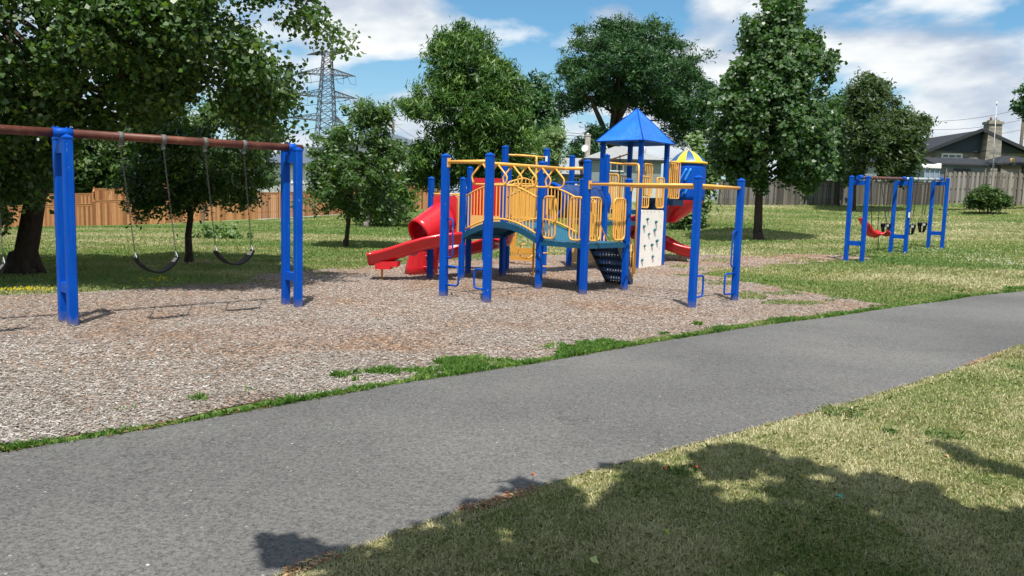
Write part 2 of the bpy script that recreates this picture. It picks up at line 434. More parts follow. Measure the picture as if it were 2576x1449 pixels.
# asphalt path: left edge then right edge
PL = [g2(*q) for q in ((0, 1141), (330, 1090), (660, 1030), (1000, 968), (1350, 915), (1650, 862), (1900, 822), (2100, 797), (2250, 774), (2420, 750), (2576, 733))]
PR = [g2(*q) for q in ((2576, 870), (2400, 932), (2250, 980), (2100, 1024), (1900, 1080), (1700, 1132), (1400, 1215), (1130, 1300), (900, 1380), (700, 1449))]
PATH = [(-9.5, 2.2), (-6, 3.6)] + PL + [(14.5, 18.6), (20, 22), (28, 25.5), (29, 22.5), (21, 19), (13.5, 14.4)] + PR + [(-2.2, 2.75), (-4.5, 1.7), (-9, .2)]
PATHJ = sheet('path', PATH, .012, ASPH, .5, 'grey asphalt path curving past the playground', .035)
MUL = [g2(*q) for q in ((0, 1128), (330, 1080), (660, 1022), (1000, 960), (1350, 908), (1650, 856), (1900, 817), (2080, 792), (2235, 768),
      (2150, 752), (2050, 741), (1960, 724), (1880, 711), (1800, 697), (1768, 688), (1850, 678), (1950, 668), (2100, 660), (2200, 652), (2170, 642), (2040, 640), (1900, 645), (1800, 640),
      (1700, 644), (1560, 642), (1450, 640), (1330, 641), (1200, 648), (1050, 655), (960, 664), (860, 674), (740, 684), (640, 694), (540, 710), (400, 722), (250, 736), (100, 742), (0, 746))]
MUL = MUL + [(-9, 11.9), (-12, 8), (-11, 4.5), (-6, 4.1)]
MULJ = sheet('mulch_bed', MUL, .008, MULCH, .5, 'wood chip surface under the swings and climbing frame', .30)
# ------------------------------------------------------------------ loose cover: chips, grass blades, weeds
_hxs = np.linspace(-60, 60, 241); _hys = np.linspace(-5, 70, 151)
_hg = np.array([[H(x, y) for x in _hxs] for y in _hys])
def Hn(X, Y):
    fx = np.clip((X + 60) / .5, 0, 239.99); fy = np.clip((Y + 5) / .5, 0, 149.99)
    i = fx.astype(int); j = fy.astype(int); u = fx - i; v = fy - j
    return _hg[j, i] * (1 - u) * (1 - v) + _hg[j, i + 1] * u * (1 - v) + _hg[j + 1, i] * (1 - u) * v + _hg[j + 1, i + 1] * u * v
def vnoise(X, Y, s, seed=0):
    """cheap value noise in numpy"""
    def h(i, j):
        n = (i * 374761393 + j * 668265263 + seed * 1442695041) & 0xffffffff
        n = ((n ^ (n >> 13)) * 1274126177) & 0xffffffff
        return ((n ^ (n >> 16)) & 0xffff) / 65535.0
    x = X * s; y = Y * s; i = np.floor(x).astype(np.int64); j = np.floor(y).astype(np.int64); u = x - i; v = y - j
    u = u * u * (3 - 2 * u); v = v * v * (3 - 2 * v)
    return h(i, j) * (1 - u) * (1 - v) + h(i + 1, j) * u * (1 - v) + h(i, j + 1) * (1 - u) * v + h(i + 1, j + 1) * u * v
def fbm(X, Y, s, seed=0): return .55 * vnoise(X, Y, s, seed) + .3 * vnoise(X, Y, s * 2.1, seed + 1) + .15 * vnoise(X, Y, s * 4.3, seed + 2)
def sample(dens, y0, y1, pad=.06, near=1.0):
    """points in the seen wedge, density ~ dens at depth `near`, falling with distance"""
    n = int(dens); u = RNG.random(n)
    Y = y0 * (y1 / y0) ** u if near else y0 + (y1 - y0) * u
    X = (RNG.random(n) * (1.3 + 2 * pad) - .65 - pad) * Y
    return X, Y
def seg_dist(X, Y, L):
    d = np.full(len(X), 1e9)
    for (ax, ay), (bx, by) in zip(L[:-1], L[1:]):
        dx, dy = bx - ax, by - ay; t = np.clip(((X - ax) * dx + (Y - ay) * dy) / (dx * dx + dy * dy), 0, 1)
        d = np.minimum(d, np.hypot(X - ax - t * dx, Y - ay - t * dy))
    return d
# mulch chips
X, Y = sample(950000, 4.2, 27, .25)
k = inpoly_np(X, Y, MULJ) & ~inpoly_np(X, Y, PATHJ); X = X[k]; Y = Y[k]; n = len(X)
Z = Hn(X, Y) + .010 + RNG.random(n) * .014
L_ = (.005 + .013 * RNG.random(n) ** 1.8) * (1 + .035 * Y); Wd = L_ * (.16 + .3 * RNG.random(n)); a = RNG.random(n) * math.pi
tl = (RNG.random(n) - .5) * .45; tw = (RNG.random(n) - .5) * .55
dx = np.stack([np.cos(a), np.sin(a), tl], 1) * L_[:, None]; dy = np.stack([-np.sin(a), np.cos(a), tw], 1) * Wd[:, None]
c = np.stack([X, Y, Z], 1)
V = np.stack([c - dx - dy * .7, c + dx * .9 - dy, c + dx + dy * .6, c - dx * .8 + dy], 1)
pt = fbm(X, Y, .5, 5)
brown = np.clip((fbm(X, Y, .55, 15) - .57) * 8, 0, 1) * np.clip((12.5 - Y) / 3, .25, 1) + .8 * np.exp(-((X + 4.85) ** 2 + (Y - 10.2) ** 2) / .22) + .8 * np.exp(-((X + 4.0) ** 2 + (Y - 11.0) ** 2) / .22); brown = np.clip(brown, 0, 1); t = .18 + RNG.random(n) ** 1.2 * .74 + (pt - .5) * .25 - brown * .26; keep = RNG.random(n) > brown * .55; V = V[keep]; t = t[keep]
o = npmesh('wood_chips', V, 4, t, CHIP); tag(o, 'pale and brown wood chips lying loose over the playground surface', 'mulch', kind='stuff')
# grass blades
def blades(X, Y, h, w, tint, lean=.5):
    n = len(X); Z = Hn(X, Y); a = RNG.random(n) * 2 * math.pi; b = RNG.random(n) * 2 * math.pi
    ln = lean * RNG.random(n); ca, sa = np.cos(a), np.sin(a)
    base = np.stack([X, Y, Z], 1); wx = np.stack([ca, sa, 0 * a], 1) * (w * .5)[:, None]
    tip = base + np.stack([np.cos(b) * ln * h, np.sin(b) * ln * h, h * (1 - .35 * ln)], 1)
    mid = base + np.stack([np.cos(b) * ln * h * .3, np.sin(b) * ln * h * .3, h * .55], 1)
    return np.stack([base - wx, base + wx, mid + wx * .75, tip, mid - wx * .75], 1), tint
X, Y = sample(900000, 2.6, 14, .36)
pr = inpoly_np(X, Y, PATHJ); edge = seg_dist(X, Y, PR)
rightside = (X > np.interp(Y, [p[1] for p in PR[::-1]], [p[0] for p in PR[::-1]]) - .02)
k = rightside & ((~pr) | (edge < .03)); X = X[k]; Y = Y[k]; edge = edge[k]; n = len(X)
g1 = fbm(X, Y, 1.3, 3); g2_ = fbm(X, Y, 5, 8)
tuft = np.zeros(n, bool)
for (tx, ty, tr_) in ((2110, 1040, .16), (2070, 1032, .10), (2375, 1100, .12), (2560, 930, .1), (1710, 1190, .08), (2230, 1090, .07)):
    q_ = G(tx, ty); tuft |= np.hypot((X - q_.x) * .8, Y - q_.y) < tr_ * (.6 + .8 * fbm(X, Y, 9, 4))
tt = np.where(tuft & (RNG.random(n) < .7), RNG.random(n) * .35, .34 + RNG.random(n) * .66 + (g1 - .45) * .9 + (g2_ - .5) * .35)
tt = np.where(edge < .12, tt + .22, tt)
hh = (.012 + .024 * RNG.random(n)) * (1 + .25 * (g2_ > .55)) * np.where(tuft, 1.8, 1)
V, tt = blades(X, Y, hh, .0022 + .0022 * RNG.random(n) + .0004 * Y, tt, 1.5)
o = npmesh('grass', V, 5, tt, BLADE); tag(o, 'short dry lawn grass in the foreground, half shaded', 'grass', kind='stuff')
# farther lawn (both sides)
X, Y = sample(740000, 9, 58, .36)
k = ~inpoly_np(X, Y, PATHJ) & ~((inpoly_np(X, Y, MULJ)) & ((fbm(X, Y, 1.3, 21) < .60) | (Y < 13.5) | ((X < 4.2) & (seg_dist(X, Y, MULJ) > .9)))); X = X[k]; Y = Y[k]; n = len(X)
g1 = fbm(X * .5, Y, .35, 31); g2_ = fbm(X * .6, Y, 1.3, 12)
tt = .27 + RNG.random(n) * .34 + (g1 - .44) * 1.1 + np.clip((X + 2) * .008, -.06, .06) + .24 * np.exp(-(((X - 9.5) / 3.0) ** 2 + ((Y - 18.6) / 1.1) ** 2)) + (g2_ - .5) * .5
hh = (.03 + .04 * RNG.random(n)) * (.7 + .6 * g2_)
V, tt = blades(X, Y, hh, (.006 + .0011 * Y) * (.7 + .6 * RNG.random(n)), tt, .9)
o = npmesh('grass', V, 5, tt, BLADE); tag(o, 'mown park lawn rising behind the playground', 'grass', kind='stuff')
# green weedy verge between path and chips
def verge(n0, L, lo, hi, seed, hsc=1.0):
    L = [Vector(p) for p in L]; seg = [(L[i + 1] - L[i]).length / (1 + .25 * L[i].y) for i in range(len(L) - 1)]; tot = sum(seg)
    xs = []; ys = []
    for i, s in enumerate(seg):
        m = int(n0 * s / tot); t = RNG.random(m); d = L[i + 1] - L[i]; nn = Vector((-d.y, d.x)).normalized()
        off = lo + (hi - lo) * RNG.random(m)
        xs.append(L[i].x + d.x * t + nn.x * off); ys.append(L[i].y + d.y * t + nn.y * off)
    return np.concatenate(xs), np.concatenate(ys)
VL = [(-8, 3.0)] + PL + [(14.5, 18.6)]
X, Y = verge(190000, VL, -.02, .62, 1)
d = seg_dist(X, Y, VL)
wd = .02 + np.interp(Y, [3, 5, 6.5, 7.6, 9, 14, 18], [.24, .13, .12, .19, .13, .16, .28]) * np.clip((fbm(X, Y, 1.3, 77) - .36) * 3.6, 0.05, 1.5)
k = (d < wd * (.35 + .9 * RNG.random(len(X)))) | ((d < .6) & (Y > 7.2) & (Y < 9.3) & (fbm(X, Y, 2.2, 9) + .16 * RNG.random(len(X)) > .71)) | ((d < .6) & (fbm(X, Y, 3.1, 19) + .15 * RNG.random(len(X)) > .87))
X = X[k]; Y = Y[k]; n = len(X)
clump = fbm(X, Y, 2.6, 91)
V, tt = blades(X, Y, (.02 + .05 * RNG.random(n)) * (.5 + 1.3 * clump), (.006 + .0011 * Y) * (.7 + .7 * RNG.random(n)), .05 + RNG.random(n) * .6 + (clump < .4) * .25, 1.3)
o = npmesh('grass', V, 5, tt, WEED); tag(o, 'bright green weedy grass strip between wood chips and path', 'grass', kind='stuff')
# reddish dry litter along both path edges
LITM = tinted('dry_litter', [(0, (.22, .10, .05)), (.5, (.40, .20, .10)), (1, (.58, .40, .24))], .9, .1, bstr=0)
xs = []; ys = []
for Lx, sg in ((VL, 1), (PR, -1)):
    x, y = verge(2600, Lx, -.03 , .06, 3); q = fbm(x, y, 1.1, 5 + sg) > .5; xs.append(x[q]); ys.append(y[q])
X = np.concatenate(xs); Y = np.concatenate(ys); n = len(X); a = RNG.random(n) * math.pi
c = np.stack([X, Y, Hn(X, Y) + .016 + .012 * RNG.random(n)], 1); L_ = .006 + .012 * RNG.random(n)
dx = np.stack([np.cos(a), np.sin(a), (RNG.random(n) - .5) * .5], 1) * L_[:, None]; dy = np.stack([-np.sin(a), np.cos(a), 0 * a], 1) * (.004)
o = npmesh('dry_litter', np.stack([c - dx - dy, c + dx - dy, c + dx + dy, c - dx + dy], 1), 4, RNG.random(n), LITM); tag(o, 'reddish dry seed litter along the path edges', 'litter', kind='stuff')
# clover and dandelion flowers
def flowers(name, spots, cnt, col, label, size):
    m, nt = newmat(name + '_petal'); finish(nt, col, .7, .2)
    Vs = []
    for (px, py, rx, ry, n) in spots:
        for _ in range(n):
            q = G(px + random.gauss(0, rx), py + random.gauss(0, ry)); s = size * (.7 + .6 * random.random()) * (1 + q.y * .02); z = q.z + .035 + .02 * random.random()
            a = random.random() * 3
            for k in range(2):
                b = a + k * 1.57; dx, dy = math.cos(b) * s, math.sin(b) * s
                Vs.append([(q.x - dx, q.y - dy, z - s * .5), (q.x + dx, q.y + dy, z - s * .5), (q.x + dx * .6, q.y + dy * .6, z + s), (q.x - dx * .6, q.y - dy * .6, z + s)])
    o = npmesh(name, np.array(Vs), 4, np.zeros(len(Vs)), m); tag(o, label, 'flowers', kind='stuff')
flowers('clover_flowers', [(2500, 655, 50, 8, 90), (2440, 645, 50, 5, 40), (2300, 635, 70, 4, 30), (2330, 628, 30, 2, 20), (1990, 638, 60, 4, 14), (2535, 668, 30, 5, 30)], 0, (.75, .75, .68), 'white clover flowers scattered in the lawn by the small swings', .0085)
flowers('dandelion_flowers', [(100, 733, 45, 2.2, 80), (30, 735, 30, 3, 30), (395, 708, 26, 3, 32), (100, 660, 30, 3, 30)], 0, (.80, .66, .02), 'yellow dandelion flowers in the grass under the big left tree', .009)
# fallen leaves on the foreground lawn
def fallen(px, py, s, c, label, name='fallen_leaf'):
    q = G(px, py); mb = MB(); a0 = random.random() * 6; pts = []
    for k in range(10):
        r_ = s * (1 if k % 2 == 0 else .62) * (.85 + .3 * random.random()); a = a0 + k * .628
        pts.append((q.x + math.cos(a) * r_, q.y + math.sin(a) * r_, q.z + .045 + .010 * math.sin(a * 2)))
    mb.prism(pts, (0, 0, .002)); m, nt = newmat('leaf_' + name); finish(nt, c, .6, .3); o = mb.build(name, m, origin=(q.x, q.y, q.z + .04)); tag(o, label, 'leaf', 'fallen leaves on the grass')
fallen(1490, 1432, .030, (.42, .46, .16), 'pale yellow fallen leaf at the bottom edge in shaded grass')
fallen(1675, 1360, .022, (.30, .36, .06), 'yellow-green fallen leaf lying in the deep shade')
fallen(2110, 1268, .030, (.10, .30, .20), 'bluish green fallen leaf at the middle of the shaded lawn')
fallen(1340, 1212, .012, (.5, .1, .03), 'small red-brown leaf right at the asphalt edge')
fallen(2380, 1165, .02, (.42, .26, .13), 'tan curled leaf on sunlit grass near the right')
fallen(1672, 1195, .018, (.50, .13, .04), 'rust red leaf in the shaded grass beside the sunny gap')
fallen(1750, 1192, .014, (.45, .12, .04), 'smaller rust red leaf just above the sunny gap')
fallen(2140, 1040, .018, (.55, .40, .22), 'pinkish tan leaf beside the dark green grass tuft')
fallen(1768, 1137, .020, (.42, .48, .20), 'light green leaf at the top edge of the big shadow')

# ------------------------------------------------------------------ swings, near set
nv = Vector((.707, -.707, 0)); av = Vector((.707, .707, 0))
def post(mb, x, y, z0, z1, s, ang, cap=True):
    c, d = math.cos(ang), math.sin(ang); h = s / 2
    q = [Vector((x + c * a * h - d * b * h, y + d * a * h + c * b * h, 0)) for a, b in ((-1, -1), (1, -1), (1, 1), (-1, 1))]
    bvl = s * .10
    # chamfered square section
    sec = []
    for i in range(4):
        p = q[i]; a = (q[i - 1] - p).normalized(); b = (q[(i + 1) % 4] - p).normalized(); sec += [p + a * bvl, p + b * bvl]
    rows = [[p + Vector((0, 0, z)) for p in sec] for z in (z0, z1)]
    mb.grid(rows, False, True)
    if cap:
        ctr = Vector((x, y, 0)); r1 = [ctr + (p - ctr) * 1.09 + Vector((0, 0, z1 - .012)) for p in sec]; r2 = [p + Vector((0, 0, .018)) for p in r1]
        mb.grid([r1, r2], False, True)
        b = len(mb.v); mb.v.append(ctr + Vector((0, 0, z1 + .045)))
        for k in range(8): mb.face([b - 8 + k, b - 8 + (k + 1) % 8, b])
def swing_support(fr, C, n, gap, ztop, zg, ang, s=.127, zl=.45):
    for sg in (1, -1):
        p = C + n * gap * sg / 2; m = MB(); post(m, p.x, p.y, zg - .1, ztop, s, ang); m.build('post', BLUE, fr)
    for z in (ztop - .12, zg + zl):
        m = MB(); m.beam(C - n * (gap / 2 - s / 2) + Vector((0, 0, z)), C + n * (gap / 2 - s / 2) + Vector((0, 0, z)), s * .8, .12); m.build('crossbar', BLUE, fr)
def chain_links(mb, a, b, link=.042, r=.0024, wd=.0088):
    a = Vector(a); b = Vector(b); d = b - a; n = max(2, int(d.length / (link * .78))); d.normalize(); s, u = frame(d)
    for i in range(n):
        c = a.lerp(b, (i + .5) / n); q = s if i % 2 else u; h = link / 2 - wd * .6; pts = []
        for t in np.linspace(0, 2 * math.pi, 9)[:-1]:
            pts.append(c + q * math.cos(t) * wd + d * (math.sin(t) * wd + (h if math.sin(t) > .01 else -h if math.sin(t) < -.01 else 0)))
        mb.tube(pts, r, 4, closed=True)
CL = Vector((-5.43, 9.54, 0)); CRt = Vector((-3.28, 11.65, 0)); CP = CL + (CL - CRt)
BZ = 2.29
fr = thing('swing_frame', CL, 'large blue post swing frame with rusty red top pipe in the foreground', 'swing frame')
for C in (CP, CL, CRt): swing_support(fr, C, nv, .36, 2.25 if C is not CRt else 2.30, 0, R(-45), .106)
z1 = BZ + .02; pp = [CP + Vector((0, 0, z1 - .05)), CL + Vector((0, 0, z1)), CRt + av * .17 + Vector((0, 0, z1 + .03))]
m = MB(); m.tube([CP - av * .25 + Vector((0, 0, z1 - .05)), pp[1]], .052, 16); m.tube([pp[1], pp[2]], .052, 16); m.build('top_pipe', RUST, fr)
for C, hl, z in ((CP, .11, z1 - .05), (CL, .11, z1), (CRt, .06, z1 + .025)):
    m = MB(); m.tube([C - av * hl + Vector((0, 0, z)), C + av * hl + Vector((0, 0, z + .002))], .059, 16); m.box(C + Vector((0, 0, z - .10)), (.07, .09, .12), R(45))
    for q in (-.09, -.05, .05, .09):
        if abs(q) < hl: m.tube([C + av * q + Vector((0, 0, z + .055)), C + av * q + Vector((0, 0, z + .072))], .012, 8)
    m.build('sleeve', BLUE, fr)
beam = lambda t: CL.lerp(CRt, t) + Vector((0, 0, z1 + .028 * t))
def hanger(t, parent):
    m = MB(); p = beam(t); m.tube([p - av * .028, p + av * .028], .064, 14); m.box(p - Vector((0, 0, .095)), (.045, .03, .075), R(45)); m.tube([p - Vector((0, 0, .11)) - nv * .03, p - Vector((0, 0, .11)) + nv * .03], .013, 8); m.build('clamp', CAST, parent)
def make_swing(t0, t1, push, drop, label, sw=.25, lift=0.0):
    a0 = beam(t0) - Vector((0, 0, .13)); a1 = beam(t1) - Vector((0, 0, .13)); mid = (a0 + a1) / 2 + nv * push - Vector((0, 0, drop))
    root = thing('belt_swing', (mid.x, mid.y, 0), label, 'swing', 'belt swings on the large frame')
    e0 = mid - av * sw + Vector((0, 0, lift)); e1 = mid + av * sw
    for a, e in ((a0, e0), (a1, e1)):
        m = MB(); q = e + (a - e).normalized() * .10; chain_links(m, a, q); m.build('chain', CHAIN, root)
        m = MB(); s = nv * .05; m.tube([e - s, e - s * .5 + (q - e) * .6, q, e + s * .5 + (q - e) * .6, e + s], .005, 6); m.build('shackle', STEEL, root)
    rows = []; 
    for u in np.linspace(-1.10, 1.10, 17):
        c = mid + av * sw * u * (1 - .04 * u * u) + Vector((0, 0, -.155 * (1 - u * u) + lift * (1 - u) / 2)); tn = (av * sw + Vector((0, 0, .31 * u))).normalized(); up = tn.cross(nv).normalized()
        if up.z < 0: up = -up
        wv = nv * (.075 if abs(u) < .95 else .06); rows.append([c - wv + up * .010, c + wv + up * .010, c + wv - up * .012, c - wv - up * .012])
    m = MB(); m.grid(rows, False, True); m.face([3, 2, 1, 0]); k = len(m.v); m.face([k - 4, k - 3, k - 2, k - 1]); m.build('seat', BLACK, root)
    for u, e in ((.93, e1), (-.93, e0)):
        m = MB(); c = mid + av * sw * u * .98 + Vector((0, 0, -.155 * (1 - u * u) + lift * (1 - u) / 2 + .012)); tn = (av * sw * 1 + Vector((0, 0, .31 * u))).normalized(); up = tn.cross(nv).normalized(); up = up if up.z > 0 else -up
        m.box(c + up * .004, (.07, .10, .01), X=tn, Y=nv, Z=up); m.build('end_plate', CAST, root)
    return root
for t in (.217, .392, .5735, .757): hanger(t, fr)
for t in (-.80, -.62, -.40, -.24): hanger(t, fr)
make_swing(.217, .392, .40, 1.40, 'black belt swing nearer the left blue posts, hanging on long chains')
make_swing(.5735, .757, .26, 1.36, 'black belt swing nearer the right end of the rusty pipe', .255)
make_swing(-.42, -.235, .40, 1.40, 'belt swing cut off by the left edge of the photo')
# small set at the back right
def gp(x, y): return Vector((x, y, H(x, y)))
S1, S2, S3 = gp(9.66, 22.3), gp(12.4, 25.4), gp(14.6, 27.3)
n2 = Vector((.80, -.60, 0)).normalized()
f2 = thing('swing_frame', S1, 'small blue swing frame with brown and silver top pipes at the back right', 'swing frame')
for C in (S1, S2, S3):
    for sg in (1, -1):
        p = C + n2 * .215 * sg; m = MB(); post(m, p.x, p.y, C.z - .1, C.z + 2.38, .115, R(-37)); m.build('post', BLUE, f2)
    for z in (2.22, .52):
        m = MB(); m.beam(C - n2 * .15 + Vector((0, 0, z)), C + n2 * .15 + Vector((0, 0, z)), .11, .13); m.build('crossbar', BLUE, f2)
    m = MB(); d = (S2 - S1).normalized(); m.tube([C - d * .14 + Vector((0, 0, 2.36)), C + d * .14 + Vector((0, 0, 2.37))], .068, 12); m.build('sleeve', BLUE, f2)
for a, b, mm in ((S1, S2, RUST), (S2, S3, STEEL)):
    m = MB(); m.tube([a + Vector((0, 0, 2.36)), b + Vector((0, 0, 2.36))], .048, 12); m.build('top_pipe', mm, f2)
    for t in (.22, .34, .62, .8):
        m = MB(); p = a.lerp(b, t) + Vector((0, 0, 2.36)); d = (b - a).normalized(); m.tube([p - d * .03, p + d * .03], .058, 10); m.box(p - Vector((0, 0, .08)), (.04, .03, .06)); m.build('clamp', CAST, f2)
m = MB(); p = S2 + n2 * .215; m.box(p - Vector((0, .078, 0)) + Vector((-.01, -.018, 1.22)), (.055, .004, .17), R(-37) + .0); m.build('notice_sticker', SIGNW, f2)
def bucket(px, py, beamp, label):
    bx = beamp; c = Vector((bx.x, bx.y, W(px, py, bx.y).z)) + n2 * .05
    # move sideways so that it hangs where the photo shows it
    c = Vector((W(px, py, bx.y).x, bx.y, c.z)); root = thing('bucket_swing', (c.x, c.y, H(c.x, c.y)), label, 'swing', 'black bucket swings on the small frame')
    d = (S3 - S1).normalized(); up = Vector((0, 0, 1)); r1, r2 = .155, .125
    def P(a, rr, z): return c + d * math.cos(a) * rr * 1.05 + n2 * math.sin(a) * rr * .85 + up * z
    m = MB(); A = np.linspace(0, 2 * math.pi, 21)[:-1]
    m.grid([[P(a, r1 + o_, z) for a in A] for o_, z in ((0, .02), (.014, .03), (.014, .11), (0, .12), (-.014, .11), (-.014, .03), (0, .02))], True, True); m.build('rim', BLACK, root)
    m = MB()
    for a0 in (R(50), R(230)):
        rows = []
        for a in np.linspace(a0, a0 + R(80), 8): rows.append([P(a, r1, .03), P(a, r2 * 1.05, -.10), P(a, r2 * .75, -.19), P(a, r2 * .66, -.19), P(a, r2 * .9, -.09), P(a, r1 * .9, .03)])
        m.grid(rows, True, True)
    for a0 in (R(-9), R(171)):
        rows = []
        for a in np.linspace(a0, a0 + R(18), 3): rows.append([P(a, r1, .03), P(a, r2 * 1.05, -.10), P(a, r2 * .75, -.19), P(a, r2 * .66, -.19), P(a, r2 * .9, -.09), P(a, r1 * .9, .03)])
        m.grid(rows, True, True)
    m.grid([[P(a, rr, z) for a in A] for rr, z in ((.01, -.21), (r2 * .75, -.205), (r2 * .78, -.185), (.01, -.18))], True, True)
    m.build('seat_shell', BLACK, root)
    m = MB(); m.box(c - n2 * .0 + Vector((-.03, -.155, .06)), (.09, .008, .07)); m.build('buckle_plate', STEEL, root)
    tz = S1.z + 2.28 if bx.y < S2.y else S2.z + 2.30
    for sg in (1, -1):
        kn = c + d * sg * .12 + up * .40; tp = Vector((bx.x, bx.y, tz)) + d * sg * .17
        m = MB(); chain_links(m, tp, kn, .045, .005, .012); m.tube([c + d * sg * .15 + n2 * .10 + up * .12, kn], .006, 5); m.tube([c + d * sg * .15 - n2 * .10 + up * .12, kn], .006, 5); m.build('chain', CHAIN, root)
bucket(2228, 572, S1.lerp(S2, .70), 'black bucket swing beside the red seat')
bucket(2291, 574, S2.lerp(S3, .33), 'black bucket swing between the red seat side and the last posts, middle of three')
bucket(2320, 569, S2.lerp(S3, .64), 'black bucket swing closest to the far end posts')
# red high-backed swing seat
sp_ = S1.lerp(S2, .36); base = Vector((sp_.x, sp_.y, 0)); zc = lambda px, py: W(px, py, sp_.y)
root = thing('high_back_swing', (base.x, base.y, H(base.x, base.y)), 'glossy red high backed moulded swing seat hanging by the left blue posts', 'swing')
prof = [zc(*q) for q in ((2160, 549), (2166, 553), (2174, 568), (2180, 582), (2188, 594), (2200, 597), (2210, 591), (2220, 584), (2226, 588), (2228, 594))]
wv = Vector((.45, -.89, 0)); sd_ = Vector((0, 0, 0)); rows = []
for i, p in enumerate(prof):
    tn = (prof[min(i + 1, 9)] - prof[max(i - 1, 0)]).normalized(); nn_ = tn.cross(wv).normalized(); nn_ = nn_ if nn_.z > 0 else -nn_
    hw = [.07, .13, .17, .2, .22, .22, .2, .19, .17, .12][i]; cr = [.03, .05, .07, .09, .12, .12, .07, .07, .06, .03][i]
    top = [p + wv * hw * s + nn_ * (cr * s * s) for s in np.linspace(-1, 1, 9)]; bot = [q - nn_ * .018 for q in top[::-1]]; rows.append(top + bot)
m = MB(); m.grid(rows, True, True); k = len(rows[0]); m.face(list(range(k))[::-1]); m.face(list(range(len(m.v) - k, len(m.v)))); m.build('seat', RED, root)
for (t0, q) in ((.24, prof[3] - wv * .18), (.24, prof[3] + wv * .18), (.46, prof[7] - wv * .17), (.46, prof[7] + wv * .17)):
    a = S1.lerp(S2, t0) + Vector((0, 0, 2.28)); m = MB(); chain_links(m, a, q, .045, .005, .012); m.build('chain', CHAIN, root)
for q in (prof[3] - wv * .1 - Vector((0, 0, .03)), prof[6] - Vector((0, 0, .05))):
    m = MB(); m.tube([q, q + Vector((.01, 0, -.2)), q + Vector((.025, .02, -.42))], .011, 6); m.build('strap', BLACK, root)
# ------------------------------------------------------------------ climbing structure
ps = thing('play_structure', (1.3, 16.5, 0), 'blue, yellow and red climbing structure with slides, bridge and pyramid roofed tower', 'playground')
UZ = Vector((0, 0, 1)); u_ = Vector((.62, .785, 0)); v_ = Vector((.785, -.62, 0))
PA = R(51.7) - R(90)
def gpos(px, py): p = G(px, py); return Vector((p.x, p.y, 0))
p1, p2, p3, p4, p5 = gpos(1081, 700), gpos(1115, 746), gpos(1160, 703), gpos(1177, 689), gpos(1224, 761)
p6 = Vector((-.23, 17.4, 0)); p7 = Vector((-.15, 18.7, 0)); p8 = Vector((.70, 18.0, 0))
p9, p11, p13, p12 = gpos(1354, 727), gpos(1466, 741), gpos(1570, 731), Vector((1.36, 15.85, 0))
p10 = Vector((1.45, 20.4, 0)); p14 = Vector((2.22, 19.4, 0))
p16 = Vector((3.20, 20.4, 0)); p18 = Vector((4.07, 21.5, 0)); p15 = Vector((2.32, 21.25, 0)); p17 = Vector((3.2, 22.35, 0))
p19, p20 = gpos(1740, 775), gpos(1847, 757)
def topz(p, py):
    px = p.x / p.y * F + CX
    px = px + (770 - px) / 18000 * (py - 700) * 1
    return W(px, py, p.y).z
HT = {}
for nm, p, py, s in (('1', p1, 449, .105), ('2', p2, 392, .122), ('3', p3, 450, .105), ('4', p4, 423, .105), ('5', p5, 390, .122), ('6', p6, 370, .115), ('7', p7, 429, .105), ('8', p8, 377, .115), ('9', p9, 410, .112),
                     ('10', p10, 394, .115), ('11', p11, 406, .118), ('12', p12, 453, .105), ('13', p13, 453, .11), ('14', p14, 391, .115), ('19', p19, 447, .112), ('20', p20, 454, .108)):
    HT[nm] = topz(p, py); m = MB(); post(m, p.x, p.y, -.05, HT[nm], s, PA + (.25 if nm in '2 5' else 0)); m.build('post', BLUE, ps)
RZ = topz(p16, 352)
for p in (p15, p16, p17, p18):
    m = MB(); post(m, p.x, p.y, -.05, RZ + .02, .115, PA, False); m.build('post', BLUE, ps)
def yt(name, pts, r=.0125, mat_=None, par=None, n=8, closed=False):
    m = MB(); m.tube(pts, r, n, closed=closed); return m.build(name, mat_ or YELLOW, par or ps)
def zat(p, py): 
    px = p.x / p.y * F + CX; px += (770 - px) / 18000 * (py - 700)
    return W(px, py, p.y).z
# decks
DA = .93; DB = .93; DC = 1.22; DD = 1.22; DE = 1.52; DF_ = 1.86
def deck(poly, z, name='deck', m_=None, th=.07):
    m = MB(); m.prism([p + UZ * (z - .02) for p in poly], (0, 0, .02)); m.cm = 0
    o = m.build(name, m_ or DECKM, ps)
    m = MB(); n = len(poly)
    for i in range(n): 
        a, b = poly[i], poly[(i + 1) % n]; m.beam(a + UZ * (z - .022 - th / 2 - .003), b + UZ * (z - .022 - th / 2 - .003), .04, th)
    m.build('deck_frame', TEAL, o)
deck([p9, p11, p13, p12], DA); deck([p1, p3, p6, p4], DB)
pc4 = p7 + Vector((.95, .55, 0))
deck([p6, p8, pc4, p7], DC); deck([p10, p14, p16, p15], DD); deck([p16, p18, p17, p15], DE, th=.09)
